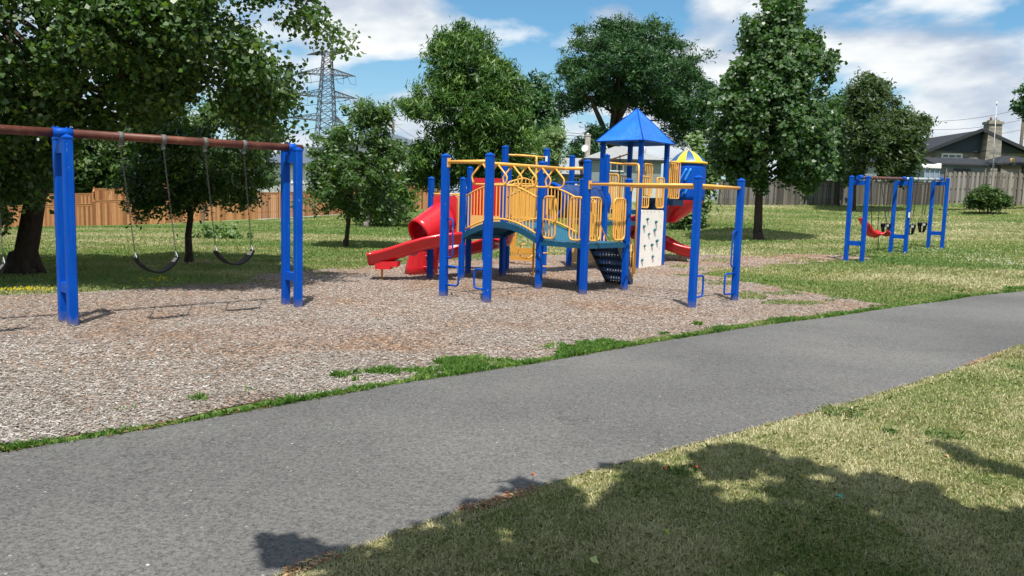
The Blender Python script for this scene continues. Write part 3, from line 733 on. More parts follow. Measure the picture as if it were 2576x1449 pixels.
# arch bridge
def bz(t): return DA + .30 * math.sin(math.pi * t) ** .9 if 0 < t < 1 else DA
m = MB(); rows = []
T = np.linspace(0, 1, 25)
for t in T:
    a = p9.lerp(p3, t) + UZ * bz(t); b = p12.lerp(p6, t) + UZ * bz(t); rows.append([a, b, b - UZ * .02, a - UZ * .02])
m.grid(rows, False, True); br = m.build('arch_bridge', DECKM, ps)
for A, B in ((p9, p3), (p12, p6)):
    m = MB(); m.grid([[A.lerp(B, t) + UZ * (bz(t) + .012) + q for q in (Vector((-.012, -.012, 0)), Vector((.012, .012, 0)), Vector((.012, .012, -.12)), Vector((-.012, -.012, -.12)))] for t in T], False, True); m.build('bridge_beam', TEAL, br)
def rail_panel(top, bot, nb, r=.0142, name='guard_rail', R_=.018, ends=True, rnd=.09):
    """top and bottom polylines with nb balusters; one part"""
    m = MB(); top = [Vector(p) for p in top]; bot = [Vector(p) for p in bot]
    def along(L, t):
        d = [0]
        for i in range(len(L) - 1): d.append(d[-1] + (L[i + 1] - L[i]).length)
        s = t * d[-1]
        for i in range(len(L) - 1):
            if s <= d[i + 1] + 1e-9: return L[i].lerp(L[i + 1], (s - d[i]) / max(1e-9, d[i + 1] - d[i]))
        return L[-1]
    if ends: m.tube(fillet(top + bot[::-1], rnd, 6, True), R_, 8, closed=True)
    else: m.tube(top, R_, 8); m.tube(bot, R_, 8)
    for i in range(nb):
        t = (i + 1) / (nb + 1); m.tube([along(bot, t), along(top, t)], r, 6, caps=False)
    return m.build(name, YELLOW, ps)
# bridge guard rails (arched top and bottom)
for A, B, nb in ((p9, p3, 21), (p12, p6, 21)):
    d = (B - A); T2 = np.linspace(.05, .96, 15)
    rail_panel([A + d * t + UZ * (bz(t) + .76 - .02 * abs(t - .5)) for t in T2], [A + d * t + UZ * (bz(t) + .07) for t in T2], nb, ends=False)
# deck A barriers: split side panels round the gaps
def side_panel(A, B, f0, f1, z0, z1, nb, off=0, rnd=.10, R_=.018):
    a, b = A.lerp(B, f0), A.lerp(B, f1)
    o_ = v_ * off
    return rail_panel([a + UZ * z1 + o_, b + UZ * z1 + o_], [a + UZ * z0 + o_, b + UZ * z0 + o_], nb, rnd=rnd, R_=R_)
side_panel(p9, p11, .06, .34, DA + .05, DA + .83, 3); side_panel(p9, p11, .66, .94, DA + .05, DA + .83, 3)
side_panel(p11, p13, .06, .34, DA + .05, DA + .83, 4); side_panel(p11, p13, .66, .94, DA + .05, DA + .83, 4)
side_panel(p12, p13, .05, .30, DA + .05, DA + .80, 3); side_panel(p12, p13, .72, .95, DA + .05, DA + .80, 3)
# blue brackets where panels meet posts
m = MB()
for A, B in ((p9, p11), (p11, p13), (p12, p13)):
    for f in (.045, .955):
        for z in (DA + .05, DA + .82): m.box(A.lerp(B, f) + UZ * z, (.07, .05, .04), PA)
m.build('bracket', BLUE, ps)
# loop ladder over the approach
h1z = zat(p5, 406) ; h2z = h1z
yt('header_bar', [p2 + UZ * h1z, p5 + UZ * h1z], .030, n=10); yt('header_bar', [p9 + UZ * h2z, p11 + UZ * h2z], .030, n=10)
ra = p2.lerp(p5, .5) + UZ * h1z; rb = p9.lerp(p11, .5) + UZ * h2z
yt('overhead_rail', [ra, rb], .030, n=10)
dr = (rb - ra).normalized(); pr_ = dr.cross(UZ).normalized()
for i in range(6):
    c = ra.lerp(rb, .137 + i * .152) - UZ * .02; wv = (pr_ * .95 + dr * .3).normalized()
    hw = .20; pts = fillet([c + wv * .015, c + wv * hw - UZ * .20, c + wv * (hw * .80) - UZ * .335, c - wv * (hw * .80) - UZ * .335, c - wv * hw - UZ * .20, c - wv * .015], .055, 5)
    yt('hand_loop', pts, .016)
for p, q, z in ((p2, p5, h1z), (p5, p2, h1z), (p9, p11, h2z), (p11, p9, h2z)):
    m = MB(); d = (q - p).normalized(); m.box(p + d * .068 + UZ * (z - .01), (.016, .075, .15), math.atan2(d.y, d.x)); m.build('flange', YELLOW, ps)
# horizontal ladder to the two right hand posts
rz = zat(p19, 466)
for A, B in ((p11, p19), (p13, p20)): 
    yt('overhead_rail', [A + UZ * (rz), B + UZ * rz], .027, n=10)
    m = MB(); d = (B - A).normalized(); m.box(A + d * .068 + UZ * (rz - .01), (.016, .075, .15), math.atan2(d.y, d.x)); m.build('flange', YELLOW, ps)
yt('header_bar', [p19 + UZ * rz, p20 + UZ * rz], .027, n=10)
for i in range(9):
    t = .12 + i * .095; yt('rung', [p11.lerp(p19, t) + UZ * (rz), p13.lerp(p20, t) + UZ * (rz)], .014)
# blue step loops and hand rails on the entry posts
def loop(p, d, z0, z1, out, r=.017): 
    a = p + d * .045; yt('step_loop', fillet([a + UZ * z0, a + d * out + UZ * z0, a + d * out + UZ * z1, a + UZ * z1], .07, 6), r, BLUE, n=8)
e25 = (p5 - p2).normalized(); e1920 = (p20 - p19).normalized()
loop(p2, e25, .21, .53, .30); loop(p5, -e25, .21, .53, .24); loop(p19, e1920, .17, .52, .30); loop(p20, -e1920, .14, .50, .37)
loop(p2, e25, .68, 1.33, .15, .014); loop(p5, -e25, .68, 1.33, .06, .014); loop(p20, -e1920, .62, 1.24, .17, .014)
# deck B: slide panels, step riser, rails
fr1 = (p3 - p1); n1 = Vector((-fr1.y, fr1.x, 0)).normalized() * -1.0
if n1.y > 0: n1 = -n1
def panel(A, B, z0, z1, mat_, name, th=.035, f0=.08, f1=.92, par=None, hole=None):
    a, b = A.lerp(B, f0), A.lerp(B, f1); d = (b - a).normalized(); nn = Vector((-d.y, d.x, 0)) * th / 2
    L = (b - a).length; c = .05; zz = [(0, z0), (L, z0), (L, z1 - c), (L - c, z1), (c, z1), (0, z1 - c)]
    m = MB(); m.prism([a + d * s + UZ * z - nn for s, z in zz], nn * 2); return m.build(name, mat_, par or ps)
pn1 = panel(p1, p3, DB - .12, DB + .80, RED, 'slide_panel', f0=.06, f1=.84)
yt('header_bar', [p1 + UZ * (DB + .83), p3 + UZ * (DB + .83)], .018)
rail_panel([p1.lerp(p3, .82) + UZ * (DB + .80), p1.lerp(p3, .93) + UZ * (DB + .80)], [p1.lerp(p3, .82) + UZ * (DB - .1), p1.lerp(p3, .93) + UZ * (DB - .1)], 1, rnd=.02)
yt('upright', [p1.lerp(p3, .04) + UZ * (DB + .82), p1.lerp(p3, .04) + UZ * (DB - .1)], .013)
# second red entrance panel at the back edge
pn2 = panel(p4, p6, DB + .05, topz(p6, 449) , RED, 'slide_panel', f0=.08, f1=.98)
pn3 = panel(p4, p6, DB + .05, DC + .1, TAN, 'riser_panel', th=.05, f0=.0, f1=.95); 
# covered left slide: chute plus hood
def rib(c, ax, wv, prof): return [c + wv * a + ax * b for a, b in prof]
def sweep(name, path, prof, mat_, par, closed=True, widths=None):
    """profile of (across, up) swept along path; across is horizontal"""
    rows = []; P = [Vector(p) for p in path]
    for i, p in enumerate(P):
        d = (P[min(i + 1, len(P) - 1)] - P[max(i - 1, 0)]).normalized(); s = d.cross(UZ).normalized(); up = s.cross(d).normalized(); k = widths[i] if widths else 1
        rows.append([p + s * a * k + up * b for a, b in prof])
    m = MB(); m.grid(rows, True, closed); k = len(prof)
    if closed: m.face(list(range(k))); m.face(list(range(len(m.v) - k, len(m.v)))[::-1])
    return m.build(name, mat_, par)
def chute_prof(w=.27, h=.20, t=.035):
    # U trough with rolled rims, outer then inner
    out = [(-w - .04, h), (-w - .045, h - .05), (-w - .01, h - .07), (-w + .02, 0), (-w + .08, -.07), (0, -.10), (w - .08, -.07), (w - .02, 0), (w + .01, h - .07), (w + .045, h - .05), (w + .04, h)]
    inn = [(w, h + .012), (w - .03, h - .03), (w - .05, .03), (w - .12, -.02), (0, -.05), (-w + .12, -.02), (-w + .05, .03), (-w + .03, h - .03), (-w, h + .012)]
    return out + inn
m1 = p1.lerp(p3, .43)
sl = thing  # keep name
e0 = W(1132, 610, 15.95); 
pathA = [W(1150, 604, 16.0), W(1110, 608, 15.85), W(1070, 617, 15.8), W(1030, 629, 15.8), W(995, 641, 15.8), W(965, 650, 15.8), W(945, 655, 15.8), W(930, 656, 15.8)]
ch = sweep('slide', pathA, chute_prof(.25, .17), RED, ps)
# end block under the chute
m = MB(); 
for a, b, h_ in ((948, 985, .16), (985, 1003, .11)):
    q0, q1 = W(a, 668, 15.8), W(b, 662 if a > 980 else 668, 15.8); m.box((q0 + q1) / 2 + UZ * .02, ((q1 - q0).length, .42, h_))
m.build('end_block', RED, ch)
yt('foot', [Vector((W(961, 680, 15.8).x, 15.8, -.03)), W(961, 668, 15.8)], .022, ORANGEP, ch)
# hood
hc0 = m1 + UZ * (DB + .34); hd = Vector((-.55, -.62, -.42)).normalized()
rows = []; L_h = .78
for t in np.linspace(0, 1, 9):
    c = hc0 + hd * L_h * t; s = hd.cross(UZ).normalized(); up = s.cross(hd).normalized(); r_ = .365 - .03 * t
    rows.append([c + s * math.cos(a) * r_ * .86 + up * math.sin(a) * r_ for a in np.linspace(R(-38), R(218), 22)] + [c + s * math.cos(a) * (r_ - .03) * .86 + up * math.sin(a) * (r_ - .03) for a in np.linspace(R(218), R(-38), 22)])
m = MB(); m.grid(rows, True, True); k = 44; m.face(list(range(k))[::-1]); m.face(list(range(len(m.v) - k, len(m.v)))); m.build('hood', RED, ch)
sweep('upper_chute', [m1 + UZ * (DB + .02), m1 + hd * .25 + UZ * (DB - .02), m1 + hd * .55 + UZ * (DB + .05), m1 + Vector((-.42, -.45, DB - .22)), m1 + Vector((-.70, -.40, DB - .36)), W(1040, 632, 15.9)], chute_prof(.20, .14), RED, ch)
# curved second slide going round the back
cc = Vector((-1.15, 18.2, 0)); pts = []
a0 = math.atan2(17.8 - cc.y, -.45 - cc.x)
for i, t in enumerate(np.linspace(0, 1, 16)):
    a = R(-25) + R(215) * t; rr = .85; pts.append(cc + Vector((math.cos(a) * rr * 1.05, math.sin(a) * rr * .8, DB - .12 - .74 * t)))
ch2 = sweep('curved_slide', pts, chute_prof(.25, .2), RED, ps)
m = MB(); A = [gpos(1017, 692), gpos(1032, 693), gpos(1062, 691), gpos(1100, 690)]; q = []
for t in np.linspace(0, 1, 7):
    s = t ** 1.6
    q.append([A[0] + Vector((.30 * s, .02, .98 * t)), A[1] + Vector((.36 * s, -.05, .98 * t)), A[3] + Vector((.10 * s, -.05, .98 * t)), A[3] + Vector((.10 * s, .16, .98 * t)), A[0] + Vector((.30 * s, .20, .98 * t))])
m.grid(q, True, True); m.face(list(range(5))[::-1]); m.face(list(range(len(m.v) - 5, len(m.v)))); cs = m.build('slide_leg', RED, ch2)
m = MB(); c = (A[1] + A[3]) / 2 + Vector((-.02, -.062, .30)); m.tube(fillet([c + Vector((-.16, 0, -.12)), c + Vector((.16, 0, -.12)), c + Vector((.16, 0, .12)), c + Vector((-.16, 0, .12))], .11, 5, True), .012, 6, closed=True); m.build('moulding', RED, cs)
# middle deck: fire pole, ground level play panel
hz = zat(p6, 389)
yt('header_bar', [p6 + UZ * hz, p8 + UZ * (hz)], .022)
fp = Vector((.46, 17.55, 0)); yt('pole', fillet([p6.lerp(p8, .22) + UZ * (hz + .005), Vector((.43, 17.72, hz)), fp + UZ * (hz - .02), fp + UZ * -.05], .16, 7), .024)
for z in (.22, .52): yt('rung', [fp + UZ * z, fp + UZ * z + Vector((.34, .12, 0))], .014)
yt('ring_handle', arc(fp + Vector((-.16, .02, .56)), Vector((1, 0, 0)), UZ, .17, R(100), R(330), 10), .015)
m = MB()   # ochre panel: upright and low board with slots
q0 = gpos(1283, 664); q1 = gpos(1338, 668)
dq = (q1 - q0).normalized(); nq = Vector((-dq.y, dq.x, 0)) * .02
def board(a, b, z0, z1): m.prism([a + UZ * z0, b + UZ * z0, b + UZ * z1, a + UZ * z1], nq)
Lq = (q1 - q0).length
board(q0, q0 + dq * .16, .46, .90); 
for k in range(12):
    x0 = k * Lq / 12; board(q0 + dq * (x0 + Lq / 24 * .8), q0 + dq * (x0 + Lq / 12), .22, .32)
board(q0, q1, .12, .22); board(q0, q1, .32, .46); m.build('play_panel', ORANGEP, ps)
panel(p6, p7, DC, DC + .8, YELLOW, 'guard_rail', f0=.2, f1=.25)
rail_panel([p7.lerp(p6, f) + UZ * (DC + .80 + .06 * math.sin(f * 3.1)) for f in (.1, .5, .9)], [p7.lerp(p6, f) + UZ * (DC + .05) for f in (.1, .5, .9)], 8)
rail_panel([p6.lerp(p8, f) + UZ * (DC + .80 + .16 * (1 - abs(2 * f - .9))) for f in (.06, .45, .94)], [p6.lerp(p8, f) + UZ * (DC + .06) for f in (.06, .45, .94)], 9)
rail_panel([p7.lerp(pc4, f) + UZ * (DC + .85) for f in (.08, .92)], [p7.lerp(pc4, f) + UZ * (DC + .06) for f in (.08, .92)], 8)
m = MB(); m.box(p8 + Vector((-.01, -.08, topz(p8, 400))), (.05, .006, .12), 0); m.build('notice_sticker', SIGNW, ps)
# crawl tube between middle decks
ta = W(1385, 506, 18.3); tb = W(1498, 508, 19.7); d = (tb - ta).normalized(); s, up = frame(d)
rt = .385
m = MB(); rows = []
NR = 44
for i in range(NR + 1):
    t = i / NR; c = ta.lerp(tb, t); rr = rt + .012 * math.cos(i * 2 * math.pi / 6); rows.append([c + (s * math.cos(a) + up * math.sin(a)) * rr for a in np.linspace(0, 2 * math.pi, 29)[:-1]])
m.grid(rows, True, True)
TUBE = paint('dark_blue_tube', (.015, .045, .16), .35, .5, .12, 5); m.build('crawl_tube', TUBE, ps)
for c, sg in ((ta, -1), (tb, 1)):
    m = MB(); A = np.linspace(0, 2 * math.pi, 29)[:-1]
    m.grid([[c + d * sg * k2 + (s * math.cos(a) + up * math.sin(a)) * r2 for a in A] for r2, k2 in ((rt - .03, -.03), (rt + .06, -.03), (rt + .06, .03), (rt - .03, .03), (rt - .03, -.03))], True, True); m.build('tube_collar', BLUE, ps)
yt('header_bar', [W(1415, 459, 18.6), W(1522, 459, 19.4)], .022, BLUE)
# store front panel below the back deck
b0 = gpos(1438, 671); b1 = gpos(1500, 668)
m = MB(); d = (b1 - b0); nq = Vector((-d.y, d.x, 0)).normalized() * .03; L = d.length; d.normalize()
zz = [(0, .12), (L - .08, .12), (L, .2), (L, .5), (L - .16, .86), (0, .86)]
m.prism([b0 + d * a + UZ * z for a, z in zz], nq); sfp = m.build('counter_panel', TAN, ps)
m = MB(); m.box(b0 + d * L * .62 + UZ * .62 - nq * 3, (.34, .22, .03), math.atan2(d.y, d.x)); m.build('counter', STEEL, sfp)
yt('rung', [b0 + UZ * .09, b1 + d * .15 + UZ * .05], .018)
# second fire pole by the tower
hz2 = zat(p14, 409)
yt('header_bar', [p14 + UZ * hz2, p16 + UZ * hz2], .022)
fp2 = Vector((2.90, 18.7, 0)); hb = p14.lerp(p16, .45)
yt('pole', fillet([hb + UZ * hz2, Vector((2.93, 19.2, hz2 - .02)), fp2 + UZ * (hz2 - .08), fp2 + UZ * -.05], .18, 7), .026)
# rails of the back deck
rail_panel([p14.lerp(p16, f) + UZ * (DD + .95) for f in (.08, .45)], [p14.lerp(p16, f) + UZ * (DD + .06) for f in (.08, .45)], 4)
rail_panel([p10.lerp(p14, f) + UZ * (DD + .75) for f in (.08, .92)], [p10.lerp(p14, f) + UZ * (DD + .06) for f in (.08, .92)], 7)
rail_panel([p15.lerp(p10, f) + UZ * (DD + .85) for f in (.08, .92)], [p15.lerp(p10, f) + UZ * (DD + .06) for f in (.08, .92)], 7)
# tower: roof
ov = 1.24; ctr = (p15 + p16 + p17 + p18) / 4
cor = [ctr + (p - ctr) * ov + UZ * RZ for p in (p16, p18, p17, p15)]; apx = Vector((ctr.x, ctr.y, W(1602, 273, ctr.y).z))
m = MB(); b = len(m.v); cs = []
for i in range(4): m.poly([cor[i], cor[(i + 1) % 4], apx])
for i in range(4): m.poly([cor[i] - UZ * .03, cor[i], cor[(i + 1) % 4], cor[(i + 1) % 4] - UZ * .03][::-1])
inn = [ctr + (p - ctr) * (ov - .06) + UZ * (RZ - .03) for p in (p16, p18, p17, p15)]; ap2 = apx - UZ * .07
for i in range(4):
    m.poly([cor[i] - UZ * .03, cor[(i + 1) % 4] - UZ * .03, inn[(i + 1) % 4], inn[i]]); m.poly([inn[(i + 1) % 4], inn[i], ap2])
rf = m.build('roof', ROOFB, ps)
m = MB()
for i in range(4): m.tube([cor[i] + UZ * .0, apx], .016, 6); m.tube([cor[i] - UZ * .012, cor[(i + 1) % 4] - UZ * .012], .018, 6)
m.build('roof_edge', BLUE, rf)
# climbing wall
n16 = (p18 - p16).normalized(); outn = Vector((n16.y, -n16.x, 0))
a, b = p16.lerp(p18, .05) + outn * .03, p16.lerp(p18, .93) + outn * .03
cw = panel(a, b, -.05, DE + .01, WHITEP, 'climbing_wall', th=.03, f0=0, f1=1)
def wp(px, py):
    """point of the wall seen at px, py"""
    d = ray(px, py); o = Vector((0, 0, HC)); q = a + outn * .018; t = (q - o).dot(outn) / d.dot(outn); return o + d * t
for i, (x, y) in enumerate(((748, 812), (806, 832), (724, 862), (797, 886), (758, 914), (812, 960), (729, 994), (778, 988), (783, 1068), (711, 1092))):
    c = wp(1352.2 + x * .3689, 251.6 + y * .3689); m = MB(); n_ = 9; s = .036 + .014 * random.random(); rows = []
    for k, (rr, o_) in enumerate(((1.0, 0), (1.05, .25), (.85, .75), (.5, 1.1), (.05, 1.2))):
        rows.append([c + (n16 * math.cos(t) * 1.1 + UZ * (math.sin(t) * .8 + (.30 if o_ > .3 else 0))) * s * rr * (1 + .2 * math.sin(3 * t + i)) + outn * o_ * s for t in np.linspace(0, 2 * math.pi, n_ + 1)[:-1]])
    m.grid(rows, True, True); m.face([len(m.v) - n_ + k for k in range(n_)]); m.build('climbing_grip', GRIP, cw)
m = MB()
for x, y in ((700, 762), (725, 762), (750, 762), (775, 762), (800, 762), (830, 762), (702, 790), (842, 790), (690, 868), (838, 860), (686, 1020), (832, 1010), (680, 1085), (828, 1085)):
    c = wp(1352.2 + x * .3689, 251.6 + y * .3689); m.tube([c, c + outn * .006], .010, 6)
m.build('bolts', NAVY, cw)
# tower barriers
for f0, f1, nb in ((.05, .36, 3), (.66, .95, 4)):
    rail_panel([p16.lerp(p18, f) + UZ * (DE + .87) for f in (f0, f1)], [p16.lerp(p18, f) + UZ * (DE + .07) for f in (f0, f1)], nb, rnd=.07)
rail_panel([p15.lerp(p17, f) + UZ * (DE + .92) for f in (.08, .92)], [p15.lerp(p17, f) + UZ * (DE + .07) for f in (.08, .92)], 9)
rail_panel([p16.lerp(p15, f) + UZ * (DE + .92) for f in (.55, .92)], [p16.lerp(p15, f) + UZ * (DE + .07) for f in (.55, .92)], 4)
yt('header_bar', [p15 + UZ * zat(p15, 408), p17 + UZ * zat(p17, 386)], .02, ORANGEP)
# hanging chain climber
m = MB(); q = p15.lerp(p17, .62); chain_links(m, q + UZ * zat(q, 392), q + UZ * (DE + .6), .06, .007, .018); m.build('chain', CHAIN, ps)
# upper step and deck to the spiral slide
dc = Vector((4.95, 22.95, 0)); DRR = .53
up1 = p18 + (p17 - p18) * .08; up2 = p17.lerp(p18, .25)
ex = (dc - ctr); ex.z = 0; ex.normalize()
q1_, q2_ = up1 + Vector((.05, .05, 0)), up1 + u_ * .85
q4_, q3_ = up2 + Vector((.05, .05, 0)), up2 + u_ * .85
deck([q1_, q2_, q3_, q4_], DF_)
m = MB(); m.prism([up1 + UZ * DE, up2 + UZ * DE, up2 + UZ * (DF_ - .1), up1 + UZ * (DF_ - .1)], (.02, .02, 0)); m.build('step_riser', NAVY, ps)
for A, B in ((q4_, q3_), (q1_, q2_)):
    rail_panel([A.lerp(B, f) + UZ * (DF_ + h) for f, h in ((.02, .72), (.35, .95), (.95, .95))], [A.lerp(B, f) + UZ * (DF_ + .06) for f in (.02, .35, .95)], 7, rnd=.08)
a_, b_ = Vector((4.22, 21.75, 0)), Vector((4.58, 22.15, 0))
rail_panel([a_ + UZ * (DE + 1.33), b_ + UZ * (DE + 1.33)], [a_ + UZ * (DE + .34), b_ + UZ * (DE + .34)], 4, rnd=.05)
m = MB(); m.box((a_ + b_) / 2 + UZ * (DE + .22), (.6, .3, .16), R(50)); m.build('deck_bracket', NAVY, ps)
# drum head of the spiral slide
zt, zb = zat(dc, 413), zat(dc, 504)
A = np.linspace(0, 2 * math.pi, 41)[:-1]; m = MB()
def dp(a, rr, z): return dc + Vector((math.cos(a) * rr, math.sin(a) * rr, z))
cut = lambda a: False
rows = []
for z in np.linspace(zb, zt, 9):
    t = (z - zb) / (zt - zb); rows.append([dp(a, DRR * (1 + .03 * math.sin(t * math.pi)), z) for a in np.linspace(R(-145), R(150), 34)] + [dp(a, DRR * (1 + .03 * math.sin(t * math.pi)) - .03, z) for a in np.linspace(R(150), R(-145), 34)])
m.grid(rows, True, True); k = 68; m.face(list(range(k))[::-1]); m.face(list(range(len(m.v) - k, len(m.v)))); drum = m.build('slide_drum', BLUE, ps)
# slanted grooves moulded in the drum
for (x0, y0, x1, y1) in ((1716, 421, 1710, 452), (1738, 421, 1727, 452), (1712, 476, 1700, 489), (1728, 474, 1722, 490)):
    pass
def dsurf(px, py):
    d_ = ray(px, py); o = Vector((0, 0, HC)) - dc; A_ = d_.x ** 2 + d_.y ** 2; B_ = 2 * (o.x * d_.x + o.y * d_.y); C_ = o.x ** 2 + o.y ** 2 - (DRR * 1.03) ** 2; D_ = B_ * B_ - 4 * A_ * C_
    if D_ < 0: return None
    t = (-B_ - math.sqrt(D_)) / (2 * A_); return Vector((0, 0, HC)) + d_ * t
DRK = paint('groove_blue', (.03, .25, .75), .3, .5, .05, 4)
for (x0, y0, x1, y1) in ((1727, 424, 1709, 456), (1738, 424, 1722, 456), (1720, 468, 1702, 489), (1735, 462, 1722, 489)):
    P_ = [dsurf(x0 + (x1 - x0) * t, y0 + (y1 - y0) * t) for t in np.linspace(0, 1, 7)]
    P_ = [q for q in P_ if q is not None]
    if len(P_) > 2: yt('moulded_slot', P_, .034, DRK, drum)
# dome: alternating yellow and blue gores with scalloped feet
zt2 = zt + .06; za = zat(dc, 378); DY = paint('dome_yellow', (.85, .52, .04), .4, .5, .05, 4); DBL = paint('dome_blue', (.015, .10, .27), .4, .5, .1, 4)
for k in range(12):
    m = MB(); a0 = R(30) * k + R(12); rows = []
    for t in np.linspace(0, 1, 9):
        rr = (DRR * .97) * (1 - t) ** .56 * (1 + .02 * math.sin(t * 3)) + .012; rows.append([dp(a0 + R(30) * s, rr * (1 - .05 * math.sin(math.pi * s) * (1 - t)), zt2 + (za - zt2) * t) for s in np.linspace(0, 1, 5)])
    m.grid(rows, True); m.build('dome_gore', DY if k % 2 else DBL, ps)
m = MB(); m.grid([[dp(a, rr, z) for a in A] for rr, z in ((DRR * .9, zt), (DRR * 1.07, zt), (DRR * 1.07, zt + .06), (DRR * .95, zt + .07), (DRR * .9, zt))], True, True); m.build('dome_rim', DY, ps)
m = MB(); m.tube([dp(0, 0, za - .03), dp(0, 0, za + .05)], .02, 8); m.build('finial', DY, ps)
# chute spiralling from the drum, down behind the tower and out again at the right
pts = [dc + Vector((.05, 0, zb - .12)), dc + Vector((-.35, .15, zb - .30)), Vector((4.15, 23.35, 1.22)), Vector((3.65, 23.75, 1.02)), Vector((3.35, 24.2, .86)), Vector((3.45, 24.65, .74)), Vector((3.85, 24.7, .66)), Vector((4.15, 24.3, .60))]
sp2 = sweep('spiral_slide', fillet(pts, .4, 4), chute_prof(.30, .26), RED, ps)
m = MB(); rows = []
for t in np.linspace(0, 1, 14):   # flared bowl under the drum
    z = zb - .66 * t; c = dc + Vector((-.40 * t ** 1.2, .05 * t, 0)); rr = DRR * (1.0 - .78 * t ** 1.5)
    rows.append([c + Vector((math.cos(a) * rr, math.sin(a) * rr, z)) for a in A])
m.grid(rows, True, True); m.face(list(range(len(m.v) - 40, len(m.v)))[::-1]); m.build('slide_bowl', RED, sp2)
ex_ = [Vector((4.15, 24.25, .60)), Vector((4.15, 23.7, .52)), W(1650, 610, 23.15), W(1672, 617, 22.95), W(1692, 626, 22.8), W(1712, 634, 22.75), W(1728, 638, 22.7), W(1736, 639, 22.7)]
sweep('slide_exit', ex_, chute_prof(.33, .20), RED, sp2)
yt('foot', [W(1711, 645, 22.8), Vector((W(1711, 650, 22.8).x, 22.8, -.03))], .03, ORANGEP, sp2)
# perforated stair from the low deck to the ground
sA, sB = p13.lerp(p12, .18), p13.lerp(p12, .80); rn = Vector((.80, .86, 0)); 
tA, tB = sA + UZ * (DA - .06), sB + UZ * (DA - .06)
bA = Vector((2.50, 16.35, 0)); bB = Vector((2.06, 16.72, 0)); off_ = bA - sA
NS = 5; 
stair = MB(); stair.beam(tA, bA + UZ * .0, .03, .17); st = stair.build('stair', NAVY, ps)
m = MB(); m.beam(tB, bB, .03, .17); m.build('stringer', NAVY, st)
for i in range(NS):
    t = (i + .5) / NS; A_ = tA.lerp(bA, t); B_ = tB.lerp(bB, t); w_ = (bA - tA); w_.z = 0; w_ = w_.normalized() * .13
    m = MB()
    # tread made of strips so that light shows through
    for k in range(3): m.box8([q + UZ * dz for dz in (-.01, .008) for q in (A_ + w_ * (k * .66 - 1), B_ + w_ * (k * .66 - 1), B_ + w_ * (k * .66 - .5), A_ + w_ * (k * .66 - .5))])
    L_t = (B_ - A_)
    for k in range(10): 
        c0 = A_ + L_t * (k / 10 + .01); c1 = A_ + L_t * (k / 10 + .08); m.box8([q + UZ * dz for dz in (-.009, .007) for q in (c0 - w_, c1 - w_, c1 + w_ * .9, c0 + w_ * .9)])
    m.build('tread', NAVY, st)
m = MB(); q = [tA.lerp(bA, t) for t in (0, 1)]; w2 = [tB.lerp(bB, t) for t in (0, 1)]
for i in range(NS):   # riser plates pierced with small square holes
    t = (i + 1) / NS; A_ = tA.lerp(bA, t - .03); B_ = tB.lerp(bB, t - .03); L_t = B_ - A_
    for z in (.0, .06, .12, .18): m.beam(A_ + UZ * z, B_ + UZ * z, .008, .034)
    for z in (.03, .09, .15):
        for k in range(9): m.beam(A_ + L_t * (k / 9 + .01) + UZ * z, A_ + L_t * (k / 9 + .075) + UZ * z, .007, .026)
m.build('risers', NAVY, st)
for T_, B_, nm in ((sA, bA, 0), (sB, bB, 1)):
    up_a = T_ + UZ * (DA + .72); dn_a = B_ + UZ * .72; up_b = T_ + UZ * (DA + .12); dn_b = B_ + UZ * .12
    m = MB(); m.tube(fillet([up_b, up_a, dn_a, B_ + UZ * -.04], .08, 5), .016, 8); m.tube([up_b, dn_b], .014, 8)
    for k in range(1, 6): m.tube([up_b.lerp(dn_b, k / 6), up_a.lerp(dn_a, k / 6)], .011, 6)
    m.build('hand_rail', YELLOW, st)
# ------------------------------------------------------------------ trees
def barkmat(name, a, b):
    m, nt = newmat(name); n = noise_n(nt, 9, 6, .7, stretch=(2.4, 2.4, .45)); finish(nt, ramp(nt, n, [(.3, a), (.7, b)]), .9, .2, n, .8, .03); return m
BARK = barkmat('bark_dark', (.030, .022, .016), (.085, .062, .045)); BARKG = barkmat('bark_grey', (.10, .09, .08), (.2, .18, .155))
MAPLE = leafmat('maple_leaves', [(0, (.020, .060, .012)), (.45, (.066, .158, .025)), (.8, (.15, .26, .036)), (.95, (.21, .31, .06)), (1, (.34, .42, .22))], .34, .38, under=(.075, .135, .045))
SILVER = leafmat('silver_backed_leaves', [(0, (.017, .058, .012)), (.45, (.056, .145, .025)), (.8, (.12, .23, .042)), (.91, (.18, .28, .09)), (1, (.50, .60, .42))], .30, .36, under=(.07, .13, .048))
ASHL = leafmat('ash_leaves', [(0, (.016, .052, .010)), (.5, (.045, .112, .018)), (.85, (.10, .19, .032)), (1, (.20, .30, .07))], .32, .45)
LOCUST = leafmat('locust_leaves', [(0, (.010, .040, .012)), (.5, (.022, .075, .022)), (1, (.07, .15, .035))], .28, .5)
LIGHTL = leafmat('light_leaves', [(0, (.035, .09, .02)), (.5, (.09, .17, .035)), (1, (.26, .34, .11))], .35, .42, under=(.16, .25, .09))
OLIVE = leafmat('olive_leaves', [(0, (.022, .052, .013)), (.5, (.065, .12, .025)), (.8, (.14, .21, .055)), (1, (.42, .46, .26))], .28, .45, under=(.05, .085, .028))
HEDGE = leafmat('hedge_leaves', [(0, (.012, .04, .008)), (.5, (.035, .08, .014)), (1, (.10, .16, .03))], .25, .5)

